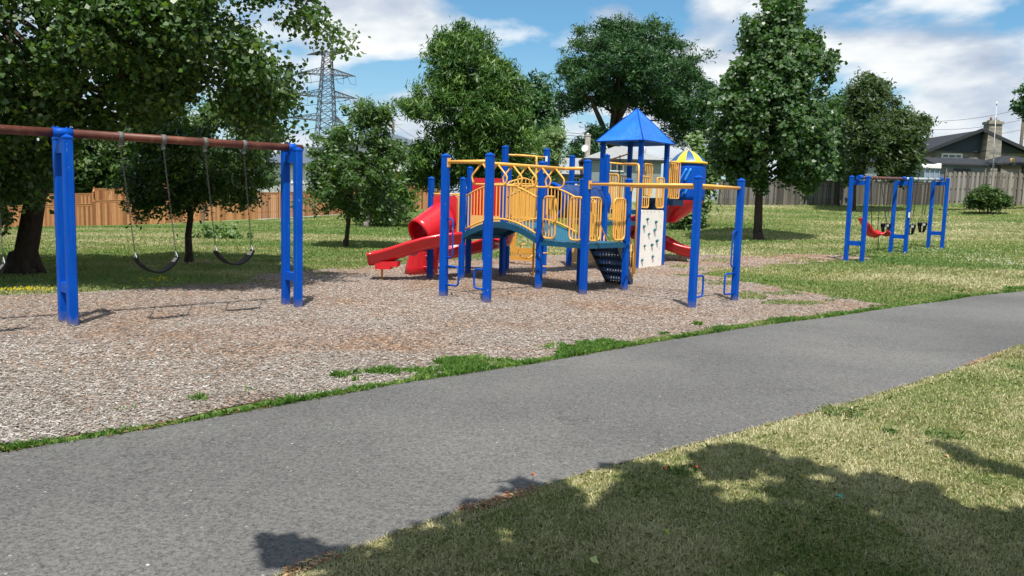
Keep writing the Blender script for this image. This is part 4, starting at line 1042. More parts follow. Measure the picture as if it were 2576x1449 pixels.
def polyd(X, Y, P):
    return seg_dist(X, Y, list(P) + [P[0]])
def crown_pts(P, Y0, thick, n, seed, gap=.36, gs=.028, rag=.9, inset=0.0):
    """clump centres inside an outline read at depth Y0, giving it real thickness and a broken edge"""
    rs = np.random.default_rng(seed); P = [tuple(map(float, p)) for p in P]
    xs = [p[0] for p in P]; ys = [p[1] for p in P]; out = []; span = min(max(xs) - min(xs), max(ys) - min(ys)); wdt = span * .085
    while len(out) < n:
        X = rs.uniform(min(xs), max(xs), 4000); Yp = rs.uniform(min(ys), max(ys), 4000)
        wx = X + (fbm(X, Yp, 6 / span, seed + 5) - .5) * span * .10; wy = Yp + (fbm(X, Yp, 6 / span, seed + 9) - .5) * span * .10
        k = inpoly_np(wx, wy, P); X = X[k]; Yp = Yp[k]; wx = wx[k]; wy = wy[k]
        d = polyd(wx, wy, P); s = F / Y0; k = d > inset * s; X, Yp, wx, wy, d = X[k], Yp[k], wx[k], wy[k], d[k]
        T = thick * np.clip(d / (thick * s * .75), 0.06, 1) ** .55
        q = rs.uniform(-1, 1, len(X)); q = np.sign(q) * np.abs(q) ** .55
        g = fbm(X + seed * 13, Yp + T * q * 30, gs, seed); e = fbm(X, Yp, 16 / span, seed + 21)
        k = (g > gap) & (e > .30 + .28 * rag * np.exp(-d / wdt))
        for x, y, t, qq in zip(X[k], Yp[k], T[k], q[k]): out.append((x, y, Y0 + t * qq))
    return out[:n]
def leaves(name, ctrs, root, m, per, rad, size, asp=.8, droop=.3, seed=1, tshift=0.0, drag=(0, 0, 0), k=4, flat=.75):
    rs = np.random.default_rng(seed); C = np.array([tuple(c) for c in ctrs]); n = len(C)
    out_ = C - C.mean(0); out_ /= np.linalg.norm(out_, axis=1)[:, None] + 1e-6
    cid = np.repeat(np.arange(n), per); N_ = len(cid)
    ct = rs.random(n); cr = rad * (.6 + .8 * rs.random(n))
    off = rs.normal(0, .5, (N_, 3)) * cr[cid][:, None]; off[:, 2] *= flat
    sp_l = rs.random(N_) ** 1.5 * cr[cid] * 1.1; P = C[cid] + off * (1 - .45 * sp_l / (cr[cid] * 1.1 + 1e-6))[:, None] + (out_[cid] + np.array([0, 0, -.15])) * sp_l[:, None]
    sz = size * (.6 + .8 * rs.random(N_))
    nrm = rs.normal(0, 1, (N_, 3)); nrm[:, 2] = np.abs(nrm[:, 2]) * .9 + .25; nrm[:, 1] -= .25; nrm += off / (cr[cid][:, None] + 1e-6) * .5
    nrm /= np.linalg.norm(nrm, axis=1)[:, None]
    ax = rs.normal(0, 1, (N_, 3)); ax[:, 2] -= droop * 2; ax += np.array(drag) * 2
    ax -= nrm * (ax * nrm).sum(1)[:, None]; ax /= np.linalg.norm(ax, axis=1)[:, None]
    sd = np.cross(nrm, ax); a = ax * sz[:, None]; b = sd * (sz * asp)[:, None]; bend = nrm * (sz * .18)[:, None]
    if k == 4: V = np.stack([P - a, P + b * .5 - a * .1 - bend, P + a, P - b * .5 - a * .1 - bend], 1)
    else: V = np.stack([P - a * .9, P - a * .35 + b * .62, P + a * .15 + b * .42 - bend, P + a, P + a * .15 - b * .42 - bend, P - a * .35 - b * .62], 1)
    t = .20 + .60 * (ct[cid] - .25) + rs.random(N_) * .45 + tshift + (rs.random(N_) > .94) * .35
    o = npmesh(name, V, k, t, m, root, tuple(root['_o'])); return o
def limb(m, pts, r0, r1, n=8):
    pts = [Vector(p) for p in pts]; P = []
    for i in range(len(pts) - 1):
        for t in (0, .5): P.append(pts[i].lerp(pts[i + 1], t))
    P.append(pts[-1]); k = len(P)
    P = [p + Vector((noise.noise(p * 1.3), noise.noise(p * 1.3 + Vector((5, 0, 0))), 0)) * r0 * .35 if 0 < i < k - 1 else p for i, p in enumerate(P)]
    m.tube(P, [r0 + (r1 - r0) * i / (k - 1) for i in range(k)], n, caps=True)
def tree(kind, label, base, outline, Y0, thick, nc, per, rad, size, m, bark=BARK, r0=.12, fork=.35, seed=1, gap=.36, gs=.028, trunk=None, nbr=14, group=None, cat='tree', inset=.28, **kw):
    root = thing(kind, base, label, cat, group)
    cs = crown_pts(outline, Y0, thick, nc, seed, gap, gs, inset=rad * inset); C = [W(*c) for c in cs]
    leaves('crown', C, root, m, per, rad, size, seed=seed + 50, **kw)
    mb = MB(); zs = sorted(c.z for c in C); top = zs[int(len(zs) * .93)]; base = Vector(base)
    if trunk: T_ = [base - Vector((0, 0, .1))] + [Vector(t) for t in trunk]
    else:
        cx = sum(c.x for c in C) / len(C); cy = sum(c.y for c in C) / len(C); T_ = [base - Vector((0, 0, .1)), base.lerp(Vector((cx, cy, top)), .3), base.lerp(Vector((cx, cy, top)), .62), Vector((cx, cy, top * .9))]
    limb(mb, [base - Vector((0, 0, .15)), base + Vector((0, 0, .25))], r0 * 1.5, r0 * 1.05, 10)
    limb(mb, T_, r0 * 1.05, r0 * .25, 10)
    rr = random.Random(seed)
    for i in range(nbr):
        e = C[rr.randrange(len(C))]; t = fork + (1 - fork) * rr.random() * .75; L_ = len(T_) - 1; s = min(L_ - 1e-3, t * L_); a = T_[int(s)].lerp(T_[int(s) + 1], s - int(s))
        if e.z < a.z - .4: continue
        mid = a.lerp(e, .45) + Vector((0, 0, .07 * (e - a).length)); limb(mb, [a, mid, a.lerp(e, .84)], r0 * .32, r0 * .03, 6)
    mb.build('trunk', bark, root); return root

# big maple, left
bA_ = G(62, 690)
PA_ = [(-350, -380), (300, -440), (700, -180), (771, 0), (800, 38), (850, 52), (915, 66), (888, 108), (850, 122), (800, 135), (752, 150), (745, 190), (753, 221), (722, 283), (694, 296), (600, 300), (461, 272), (330, 290), (258, 296), (205, 294), (160, 305), (125, 335), (92, 375), (80, 430), (52, 480), (25, 525), (-30, 560), (-200, 620), (-420, 500)]
tr = [W(75, 560, 14.8), W(100, 440, 14.7), W(150, 330, 14.5), W(168, 290, 14.4), W(150, 190, 14.5), W(118, 90, 14.6), W(110, -80, 14.7)]
tA_root = tree('maple_tree', 'big dark maple leaning right with thick trunk at the left edge', bA_, PA_, 13.9, 2.5, 2100, 80, .36, .043, MAPLE, r0=.205, fork=.42, seed=3, gap=.455, gs=.022, trunk=tr, nbr=26, k=6, asp=1.5, inset=.05)
mb = MB(); limb(mb, [W(165, 300, 14.4), W(240, 262, 13.8), W(300, 205, 13.3), W(345, 120, 12.9), W(400, 75, 12.6), W(520, 60, 12.2)], .12, .03, 8); mb.build('limb', BARK, tA_root); mb = MB()
limb(mb, [W(160, 315, 14.4), W(210, 215, 15.5), W(330, 250, 16), W(500, 255, 16.5)], .10, .03, 8); mb.build('limb', BARK, tA_root); mb = MB()
for k_ in range(5):   # root flare
    a = k_ * 1.26 + .3; limb(mb, [bA_ + Vector((math.cos(a) * .14, math.sin(a) * .14, .40)), bA_ + Vector((math.cos(a) * .36, math.sin(a) * .34, -.04))], .12, .05, 8)
mb.build('root_flare', BARK, tA_root)
bB_ = G(477, 662)
PB_ = [(345, 520), (318, 500), (330, 470), (300, 440), (330, 400), (330, 300), (450, 255), (560, 262), (660, 296), (694, 330), (705, 345), (690, 375), (700, 400), (695, 425), (675, 452), (655, 475), (634, 490), (600, 510), (580, 517), (585, 535), (557, 543), (530, 520), (505, 505), (460, 520), (452, 548), (425, 545), (432, 520), (395, 520), (375, 555), (355, 545)]
tree('maple_tree', 'medium round maple with a forked dark trunk behind the left swings', bB_, PB_, 18.6, 1.5, 500, 66, .27, .056, MAPLE, r0=.085, seed=8, gap=.43, gs=.03, trunk=[W(474, 590, 18.5), W(480, 535, 18.5), W(470, 480, 18.6), W(500, 380, 18.7), W(510, 310, 18.7)], nbr=22, asp=.9)
bC_ = G(869, 622)
PC_ = [(898, 300), (916, 256), (934, 259), (977, 268), (991, 294), (968, 320), (985, 335), (1005, 363), (1000, 400), (1010, 440), (985, 478), (1020, 512), (1010, 540), (977, 545), (935, 532), (900, 552), (886, 540), (862, 527), (825, 530), (798, 518), (761, 524), (726, 514), (728, 503), (765, 498), (790, 472), (795, 442), (778, 417), (776, 399), (792, 380), (785, 368), (789, 350), (795, 330), (815, 330), (835, 352), (845, 320), (862, 308), (868, 275), (889, 271)]
tree('maple_tree', 'bushy young maple with lowest branches spread wide in front of cedar fence', bC_, PC_, 24.6, 1.3, 380, 62, .26, .066, MAPLE, r0=.075, seed=14, gap=.45, gs=.035, nbr=18, tshift=.08, drag=(.6, 0, 0), asp=.9)
bD_ = G(920, 572)
tree('small_tree', 'small grey trunked tree mostly hidden behind the bushy young maple', bD_, [(890, 540), (900, 450), (960, 430), (1010, 455), (1035, 500), (1030, 540), (960, 548)], 37, 1.6, 130, 34, .45, .13, ASHL, BARKG, r0=.11, seed=15, nbr=8)
PF_ = [(1195, 62), (1210, 90), (1240, 95), (1250, 125), (1262, 130), (1270, 165), (1287, 172), (1290, 205), (1322, 240), (1330, 290), (1345, 340), (1330, 380), (1310, 440), (1270, 465), (1200, 452), (1140, 464), (1085, 448), (1050, 455), (1015, 435), (1035, 400), (1022, 372), (1045, 345), (1080, 345), (1085, 325), (1050, 312), (1020, 282), (1013, 257), (1040, 250), (1045, 240), (1035, 213), (1072, 200), (1083, 150), (1098, 120), (1110, 82), (1128, 92), (1138, 70), (1152, 88), (1175, 80)]
bF_ = Vector((W(1182, 540, 40).x, 40, H(W(1182, 540, 40).x, 40)))
tree('ash_tree', 'tall leafy green tree standing behind the covered red slide', bF_, PF_, 40, 3.4, 900, 66, .50, .15, ASHL, r0=.2, seed=21, gap=.43, gs=.020, nbr=26, asp=.42, droop=.75)
bG_ = Vector((W(1345, 500, 64).x, 64, 1.6))
tree('dark_tree', 'darker distant tree peeping out right of the tall leafy green tree', bG_, [(1310, 240), (1330, 200), (1350, 192), (1365, 205), (1375, 240), (1382, 290), (1400, 300), (1390, 350), (1370, 420), (1300, 450), (1290, 300)], 64, 3, 260, 40, .8, .24, LOCUST, r0=.2, seed=22, nbr=8)
bH_ = Vector((W(1360, 545, 44).x, 44, H(W(1360, 540, 44).x, 44)))
tree('light_green_tree', 'pale windblown small tree behind the overhead loop ladder', bH_, [(1300, 500), (1315, 440), (1335, 380), (1350, 350), (1385, 318), (1400, 335), (1422, 340), (1412, 358), (1420, 372), (1400, 400), (1392, 430), (1376, 460), (1380, 520), (1330, 535)], 44, 1.4, 260, 34, .45, .15, LIGHTL, r0=.07, seed=23, nbr=14, drag=(.9, 0, .2), asp=.5)
# honey locust behind the grey house
PI_ = [(1526, 52), (1545, 58), (1560, 42), (1590, 50), (1605, 40), (1632, 61), (1660, 62), (1678, 58), (1680, 90), (1698, 103), (1730, 110), (1760, 131), (1784, 143), (1765, 160), (1774, 180), (1795, 213), (1800, 243), (1790, 280), (1798, 310), (1770, 343), (1742, 346), (1700, 345), (1690, 330), (1660, 322), (1655, 300), (1640, 285), (1600, 285), (1575, 262), (1540, 270), (1510, 255), (1498, 264), (1483, 298), (1456, 292), (1440, 302), (1407, 295), (1410, 270), (1392, 264), (1385, 231), (1370, 200), (1368, 182), (1389, 170), (1400, 185), (1413, 152), (1408, 115), (1425, 125), (1444, 112), (1447, 85), (1468, 64), (1480, 75), (1490, 52)]
bI_ = Vector((W(1548, 420, 78).x, 78, 1.4))
tI = tree('locust_tree', 'large spreading dark tree behind the grey house and the pyramid roof', bI_, PI_, 78, 6.5, 1250, 56, .75, .20, LOCUST, r0=.55, seed=31, gap=.42, gs=.035, trunk=[W(1548, 400, 78), W(1545, 320, 78), W(1550, 260, 78), W(1560, 180, 78), W(1580, 110, 78)], nbr=34, asp=.5, tshift=-.02)
mb = MB(); limb(mb, [W(1545, 385, 78), W(1522, 335, 77), W(1502, 285, 76), W(1488, 250, 76), W(1440, 220, 75)], .34, .1, 8); mb.build('limb', BARK, tI); mb = MB(); limb(mb, [W(1558, 330, 78), W(1600, 290, 79), W(1650, 280, 80), W(1700, 310, 80), W(1745, 320, 80)], .28, .08, 8)
mb.build('limb', BARK, tI)
cs = [W(*c) for c in crown_pts([(1470, 350), (1490, 318), (1512, 330), (1508, 370), (1520, 400), (1475, 398), (1440, 392), (1450, 370)], 76, 2, 70, 33, .3, .05)]
leaves('low_foliage', cs, tI, LOCUST, 40, .8, .24, seed=34, asp=.5)
# right maple
bE_ = G(1905, 602)
PE_ = [(1927, -30), (2030, -30), (2022, 20), (2028, 10), (2010, 40), (2012, 89), (2030, 95), (2056, 89), (2050, 110), (2063, 125), (2060, 140), (2082, 143), (2094, 160), (2080, 180), (2100, 210), (2085, 236), (2096, 244), (2084, 265), (2111, 300), (2112, 328), (2089, 354), (2070, 385), (2088, 425), (2045, 443), (2028, 483), (2012, 454), (1986, 452), (1941, 457), (1916, 472), (1901, 443), (1857, 439), (1809, 421), (1790, 398), (1798, 354), (1779, 325), (1779, 306), (1805, 290), (1798, 258), (1820, 207), (1842, 173), (1875, 144), (1888, 137), (1875, 125), (1880, 100), (1871, 77), (1890, 55), (1905, 55), (1919, 30)]
tree('maple_tree', 'tall pointed maple with silvery leaf undersides standing on the right lawn', bE_, PE_, 30, 2.4, 1050, 76, .35, .077, SILVER, r0=.165, seed=41, gap=.43, gs=.019, nbr=26, asp=1.35, k=6, drag=(.5, 0, .1), tshift=.05, trunk=[W(1908, 520, 30), W(1913, 440, 30), W(1930, 320, 30), W(1955, 180, 30), W(1970, 60, 30)])
bJ_ = Vector((W(2110, 500, 55).x, 55, 1.9))
tree('small_tree', 'narrow tree top showing between the pointed maple and the rounded right tree', bJ_, [(2085, 240), (2105, 258), (2122, 238), (2130, 270), (2140, 300), (2135, 360), (2130, 420), (2100, 440), (2080, 380)], 55, 1.4, 130, 36, .6, .19, LOCUST, r0=.1, seed=42, nbr=6)
bK_ = Vector((W(2147, 529, 50).x, 50, 0)); bK_.z = H(bK_.x, 50)
PK_ = [(2203, 194), (2226, 200), (2248, 214), (2244, 251), (2262, 262), (2276, 251), (2282, 285), (2300, 290), (2314, 272), (2333, 284), (2328, 325), (2305, 354), (2310, 380), (2316, 400), (2322, 424), (2288, 439), (2233, 443), (2195, 452), (2155, 456), (2125, 440), (2122, 410), (2133, 369), (2125, 330), (2135, 288), (2146, 240), (2157, 208), (2180, 198)]
tree('rounded_tree', 'broad tree with dull olive leaves standing before the grey fence at right', bK_, PK_, 50, 2.9, 600, 58, .50, .14, OLIVE, r0=.14, seed=43, gap=.43, gs=.020, nbr=20, tshift=-.06, asp=.7, drag=(.5, 0, 0), trunk=[W(2148, 470, 50), W(2175, 400, 50), W(2200, 320, 50), W(2205, 240, 50)])
bS_ = G(1722, 571)
PS_ = [(1745, 352), (1762, 358), (1768, 385), (1795, 400), (1800, 440), (1785, 470), (1776, 500), (1772, 520), (1768, 540), (1742, 560), (1715, 566), (1692, 540), (1700, 500), (1712, 480), (1715, 430), (1730, 400), (1733, 372)]
tree('upright_shrub', 'loose upright shrub growing beside the dome topped spiral slide', bS_, PS_, 36, 1.1, 230, 34, .40, .13, LIGHTL, r0=.05, seed=51, gap=.3, nbr=30, fork=.02, cat='shrub', tshift=-.12, drag=(.5, 0, .2))
bU_ = G(2487, 516)
tree('round_bush', 'low rounded dark green bush against the tall grey fence', Vector((W(2487, 516, 48).x, 48, H(W(2487, 516, 48).x, 48))), [(2435, 512), (2440, 490), (2465, 475), (2490, 468), (2510, 485), (2535, 495), (2538, 515), (2500, 519), (2450, 519)], 48, .9, 220, 34, .30, .10, HEDGE, r0=.04, seed=52, gap=.1, nbr=8, fork=.02, cat='bush')
bL_ = Vector((W(2620, 500, 55).x, 55, 2.6))
tree('dark_tree', 'branch tip of a dark tree entering at the right edge of the sky', bL_, [(2545, 225), (2560, 216), (2590, 205), (2700, 150), (2800, 250), (2700, 400), (2600, 300), (2572, 275), (2565, 258), (2575, 245), (2552, 238)], 55, 3, 260, 40, .5, .18, LOCUST, r0=.2, seed=53, nbr=10, group=None)
for i, (o, Yd, lb, m_) in enumerate((([(-60, 300), (0, 330), (60, 400), (100, 470), (60, 520), (-80, 520)], 66, 'leafy tree beyond the cedar fence at the far left edge', HEDGE),
        ([(95, 400), (120, 380), (170, 385), (200, 410), (210, 480), (150, 490), (90, 490)], 64, 'low tree beyond the fence just right of the thick leaning trunk', HEDGE),
        ([(190, 350), (230, 330), (290, 325), (330, 340), (350, 380), (350, 470), (270, 480), (190, 485)], 66, 'dense tree beyond the stepped fence between the left blue posts and first chain', HEDGE),
        ([(330, 330), (400, 320), (480, 340), (560, 360), (600, 420), (600, 480), (420, 485), (330, 480)], 68, 'dense tree beyond the fence hidden behind the forked maple', HEDGE))):
    xm = sum(p[0] for p in o) / len(o); b = W(xm, 500, Yd); tree('background_tree', lb, Vector((b.x, Yd, H(b.x, Yd))), o, Yd, 3, 330 if i > 1 else 200, 38, .9, .26, m_, r0=.16, seed=60 + i, nbr=6, gap=.25, group='trees beyond the cedar fence')
# staked sapling with a heap of cut leafy branches
q = G(511, 594); rt_ = thing('sapling', q, 'thin bare sapling on the lawn behind the forked maple', 'tree'); m = MB()
limb(m, [q, q + Vector((.04, 0, .7)), q + Vector((.10, 0, 1.5))], .045, .02, 6); limb(m, [q + Vector((.05, 0, .8)), q + Vector((-.5, 0, 1.3)), q + Vector((-.7, 0, 2.0))], .02, .008, 5); limb(m, [q + Vector((.05, 0, .9)), q + Vector((.5, .1, 1.5))], .02, .008, 5); m.build('trunk', BARKG, rt_)
q = G(555, 600); rt_ = thing('weed_clump', q, 'bright yellow-green leafy clump on the lawn beside the thin sapling', 'plant')
cs = [q + Vector((random.gauss(0, .42), random.gauss(0, .25), abs(random.gauss(.12, .14)))) for _ in range(60)]; leaves('foliage', cs, rt_, LIGHTL, 16, .2, .09, seed=71, tshift=.1)
# shade tree behind the camera whose shadow falls on the foreground
rt_ = thing('shade_tree', (3.1, -2.2, 0), 'leafy tree behind the viewer casting the broad shadow over the foreground grass', 'tree')
rs = random.Random(5); cs = []
EP = [g2(*q) for q in ((705, 1449), (690, 1385), (735, 1358), (900, 1362), (880, 1385), (800, 1420), (960, 1420), (1020, 1385), (1100, 1335), (1160, 1300), (1230, 1262), (1305, 1240), (1420, 1205), (1440, 1235), (1500, 1215), (1590, 1180), (1645, 1165), (1720, 1195), (1790, 1190),
      (1700, 1150), (1790, 1140), (1870, 1108), (1905, 1118), (1935, 1142), (2080, 1162), (2130, 1198), (2200, 1212), (2330, 1232), (2400, 1272), (2500, 1292), (2576, 1310))]
EP = EP + [(4.6, 4.0), (6.8, 3.5), (6.6, -3.2), (-1.1, -3.2), (-1.2, 2.6)]
HOLE = [g2(*q) for q in ((1690, 1200), (1800, 1195), (1870, 1225), (1860, 1262), (1790, 1255), (1740, 1235))]
BLOB = [g2(*q) for q in ((700, 1446), (700, 1400), (740, 1378), (870, 1372), (850, 1395), (790, 1420))]
exs = [p[0] for p in EP]; eys = [p[1] for p in EP]; n_t = 0
while len(cs) < 2300:
    x = rs.uniform(-1.3, 6.8); ys = rs.uniform(-3.2, 5.5); n_t += 1
    if not inpoly(x, ys, EP) or inpoly(x, ys, HOLE): continue
    if ys < 3.0 and rs.random() < .45: continue
    d_ = float(polyd(np.array([x]), np.array([ys]), EP)[0])
    if d_ < .07 or (d_ < .75 and not inpoly(x, ys, BLOB) and noise.noise((x * 2.3, ys * 3.0, 4.4)) > .12): continue
    z = rs.uniform(4.2, 4.6 + min(2.0, d_ * 3)); cs.append(Vector((x + .033 * z, ys - z * math.cos(SUN_EL) / math.sin(SUN_EL), z)))
for _ in range(1700):   # more unseen canopy behind and beside the viewer, added to block skylight
    x = rs.uniform(-3.5, 9.5); y = rs.uniform(-9, 1.2); z = rs.uniform(4.8, 9.5)
    if y + z * .4663 > 2.7 or ((x - 3) / 6.5) ** 2 + ((y + 3) / 6) ** 2 > 1: continue
    cs.append(Vector((x, y, z)))
for (a_, b_) in (((2395, 1130), (2450, 1160)), ((2450, 1160), (2576, 1195))):
    A_, B_ = G(*a_), G(*b_)
    for k in range(14): q = A_.lerp(B_, k / 13); z = 4.6 + rs.random() * .1; cs.append(Vector((q.x + .033 * z, q.y - z * .4663 + rs.gauss(0, .02), z)))
leaves('twigs', cs[-28:], rt_, MAPLE, 14, .10, .06, seed=78); cs = cs[:-28]
leaves('crown', cs, rt_, MAPLE, 30, .15, .075, seed=77, k=6, asp=1.4)
m = MB(); limb(m, [(3.1, -2.2, -.1), (3.05, -2.2, 1.6), (2.8, -1.9, 3.4), (2.5, -1.2, 5.6)], .22, .08, 10)
for e in ((-.5, .8, 4.8), (1.2, 1.8, 5.0), (4.6, .5, 5.2), (2.2, -3.6, 5.8), (5, -2.2, 5.6), (0, -2.0, 5.4)): limb(m, [(2.9, -2.0, 2.9), Vector((2.9, -2.0, 2.9)).lerp(Vector(e), .5) + Vector((0, 0, .25)), e], .09, .02, 7)
m.build('trunk', BARK, rt_)

# ------------------------------------------------------------------ fences
CEDAR = tinted('cedar_boards', [(0, (.22, .088, .036)), (.5, (.42, .185, .076)), (1, (.55, .28, .13))], .75, .2, (6, 6, .35))
GREYW = tinted('weathered_boards', [(0, (.070, .062, .056)), (.5, (.125, .112, .10)), (1, (.21, .19, .165))], .85, .2, (6, 6, .3))
PALEW = tinted('pale_weathered_boards', [(0, (.12, .105, .09)), (.5, (.22, .195, .17)), (1, (.36, .33, .29))], .85, .2, (6, 6, .3))
def fence(name, label, pts, mat_, bw=.14, gap=.012, style='solid', cap=True, every=2.4, posth=.12, sink=0.03, group=None):
    """pts: (x, y, zbase, ztop) corners; a part for every bay of boards and every post"""
    r0 = Vector((pts[0][0], pts[0][1], pts[0][2])); root = thing(name, r0, label, 'fence', group)
    for i in range(len(pts) - 1):
        a, b = Vector(pts[i][:3]), Vector(pts[i + 1][:3]); ta_, tb_ = pts[i][3], pts[i + 1][3]
        fl = Vector((b.x - a.x, b.y - a.y, 0)); L_ = fl.length
        if L_ < .05: continue
        d = fl.normalized(); nn = Vector((d.y, -d.x, 0)); nb = max(1, round(L_ / every))
        for k in range(nb):
            s0, s1 = k / nb, (k + 1) / nb; m = MB(); l0, l1 = L_ * s0, L_ * s1; x = l0 + .05
            while x < l1 - .05:
                w_ = min(bw, l1 - .05 - x); t = (x + w_ / 2) / L_; zb_ = a.z + (b.z - a.z) * t; zt_ = ta_ + (tb_ - ta_) * t; m.ct = random.random(); c = Vector((a.x, a.y, 0)) + d * (x + w_ / 2)
                if style == 'solid': m.box(c + UZ * ((zb_ + zt_) / 2) + nn * .004 * random.random(), (w_ - gap, .02, zt_ - zb_), math.atan2(d.y, d.x)); x += bw
                elif style == 'lap': 
                    alt = int(round(x / bw)) % 2; hh_ = random.uniform(-.05, .03)
                    m.box(c + UZ * ((zb_ + zt_ + hh_) / 2) + nn * (.035 if alt else -.035), (w_ * .98 if alt else w_ * .8, .018, zt_ - zb_ + hh_ - (0 if alt else .12)), math.atan2(d.y, d.x)); x += bw * .98
            for rz_ in (.25, .78) if style == 'solid' else (.12, .5, .88):
                z0 = a.z + (b.z - a.z) * s0; z1 = a.z + (b.z - a.z) * s1; t0_ = ta_ + (tb_ - ta_) * s0; t1_ = ta_ + (tb_ - ta_) * s1; m.ct = .4
                m.beam(Vector((a.x, a.y, 0)) + d * (l0 + .06) + UZ * (z0 + (t0_ - z0) * rz_) - nn * (.03 if style == 'solid' else 0), Vector((a.x, a.y, 0)) + d * (l1 - .06) + UZ * (z1 + (t1_ - z1) * rz_) - nn * (.03 if style == 'solid' else 0), .035, .08)
            if cap:
                m.ct = .85; m.beam(Vector((a.x, a.y, 0)) + d * l0 + UZ * (t0_ + .02), Vector((a.x, a.y, 0)) + d * l1 + UZ * (t1_ + .02), .11, .035)
                m.ct = .6; m.beam(Vector((a.x, a.y, 0)) + d * l0 + UZ * (t0_ - .08) + nn * .018, Vector((a.x, a.y, 0)) + d * l1 + UZ * (t1_ - .08) + nn * .018, .015, .10)
            m.build('fence_panel', mat_, root)
        for k in range(nb + 1):
            if k == nb and i < len(pts) - 2: continue
            t = k / nb; c = Vector((a.x, a.y, 0)) + d * (L_ * t); m = MB(); m.ct = random.random() * .8; zt_ = ta_ + (tb_ - ta_) * t + posth; zb_ = a.z + (b.z - a.z) * t - .1
            m.box(c + UZ * ((zb_ + zt_) / 2), (.10, .10, zt_ - zb_), math.atan2(d.y, d.x)); m.box(c + UZ * (zt_ + .012), (.13, .13, .025), math.atan2(d.y, d.x)); m.build('post', mat_, root)
    return root
def fp_(px, yb, yt_, Y): b = W(px, yb, Y); return (b.x, Y, W(px, yb, Y).z, W(px, yt_, Y).z)
fl_ = [fp_(-60, 590, 522, 51.5), fp_(94, 578.5, 517, 52.3), fp_(236, 571, 513, 53.0), fp_(240, 571, 505, 53.05), fp_(338, 566, 503, 53.5), fp_(342, 566, 509, 53.5), fp_(480, 558.5, 498, 54.2), fp_(630, 551.5, 492, 55), fp_(633, 551.5, 484, 55), fp_(703, 548.5, 485, 55.5), fp_(817, 541, 480, 57), fp_(972, 533.5, 476, 59.5), fp_(1035, 531, 474, 60.5), fp_(1040, 530.5, 470, 60.6), fp_(1110, 528.5, 470, 61.5)]
fence('cedar_fence', 'long orange cedar board fence stepping along the foot of the left gardens', fl_, CEDAR)
fence('cedar_fence', 'second cedar fence rising in steps behind the long orange one at left', [fp_(105, 520, 489, 60), fp_(235, 520, 487, 60), fp_(238, 520, 475, 60.2), fp_(310, 520, 474, 60.4), fp_(313, 520, 462, 60.5), fp_(372, 520, 463, 60.7), fp_(440, 520, 464, 61)], CEDAR)
fence('grey_fence', 'grey weathered board fence with trim cap behind the pointed maple', [fp_(1808, 516, 452, 56), fp_(2100, 518, 455, 56), fp_(2372, 520.5, 460, 56)], GREYW, bw=.13, every=2.3)
fence('tall_grey_fence', 'taller pale grey shadowbox fence at the right edge with gaps between boards', [fp_(2372, 514, 431, 50.5), fp_(2470, 514, 432, 51), fp_(2640, 516, 437, 52)], PALEW, bw=.17, style='lap', cap=False, every=2.6, posth=.18)
# chain link bit and pale garden wall
rt_ = thing('chain_link_fence', (W(1740, 516, 57).x, 57, W(1740, 516, 57).z), 'short chain link fence between the upright shrub and the grey board fence', 'fence')
m = MB(); A_, B_ = W(1735, 517, 57), W(1806, 517, 57); 
for k in range(60):
    t = k / 60; a = A_.lerp(B_, t); m.tube([a, a + (B_ - A_) * .06 + UZ * 1.5], .006, 3, caps=False); m.tube([a + (B_ - A_) * .06, a + UZ * 1.5], .006, 3, caps=False)
m.build('mesh_panel', STEEL, rt_)
m = MB(); m.tube([A_ + UZ * 1.5, B_ + UZ * 1.5], .025, 6); [m.tube([A_.lerp(B_, t), A_.lerp(B_, t) + UZ * 1.55], .03, 6) for t in (0, .5, 1)]; m.build('frame_pipe', STEEL, rt_)
# ------------------------------------------------------------------ houses
def siding(name, c, pitch=.18, var=.08):
    m, nt = newmat(name); g = nt.nodes.new('ShaderNodeNewGeometry'); s = nt.nodes.new('ShaderNodeSeparateXYZ'); nt.links.new(g.outputs[0], s.inputs[0])
    f = mth(nt, 'FRACT', mth(nt, 'DIVIDE', s.outputs[2], pitch)); n = noise_n(nt, 3, 4)
    col = ramp(nt, n, [(.3, tuple(x * (1 - var) for x in c)), (.7, tuple(x * (1 + var) for x in c))])
    finish(nt, col, .7, .3, f, .8, .04); return m
def bricks(name, a, b, mortar, scale=3.2):
    m, nt = newmat(name); tc = nt.nodes.new('ShaderNodeNewGeometry'); mp = nt.nodes.new('ShaderNodeMapping'); mp.inputs['Rotation'].default_value = (R(90), 0, 0)
    nt.links.new(tc.outputs[0], mp.inputs[0]); br = nt.nodes.new('ShaderNodeTexBrick'); nt.links.new(mp.outputs[0], br.inputs[0]); br.inputs['Scale'].default_value = scale
    br.inputs['Color1'].default_value = (*a, 1); br.inputs['Color2'].default_value = (*b, 1); br.inputs['Mortar'].default_value = (*mortar, 1); br.inputs['Mortar Size'].default_value = .02
    n = noise_n(nt, 4, 5); col = mix(nt, .6, br.outputs[0], ramp(nt, n, [(.3, (.6, .6, .6)), (.7, (1, 1, 1))]), 'MULTIPLY'); finish(nt, col, .85, .2, br.outputs[1], .4, .02); return m
def shingles(name, a, b):
    m, nt = newmat(name); n = noise_n(nt, 7, 4, .8, stretch=(1, 1, 3)); n2 = noise_n(nt, 30, 2)
    col = mix(nt, .4, ramp(nt, n, [(.38, a), (.6, b)]), ramp(nt, n2, [(.3, (.5, .5, .5)), (.7, (1, 1, 1))]), 'MULTIPLY'); finish(nt, col, .9, .2, n, .5, .03); return m
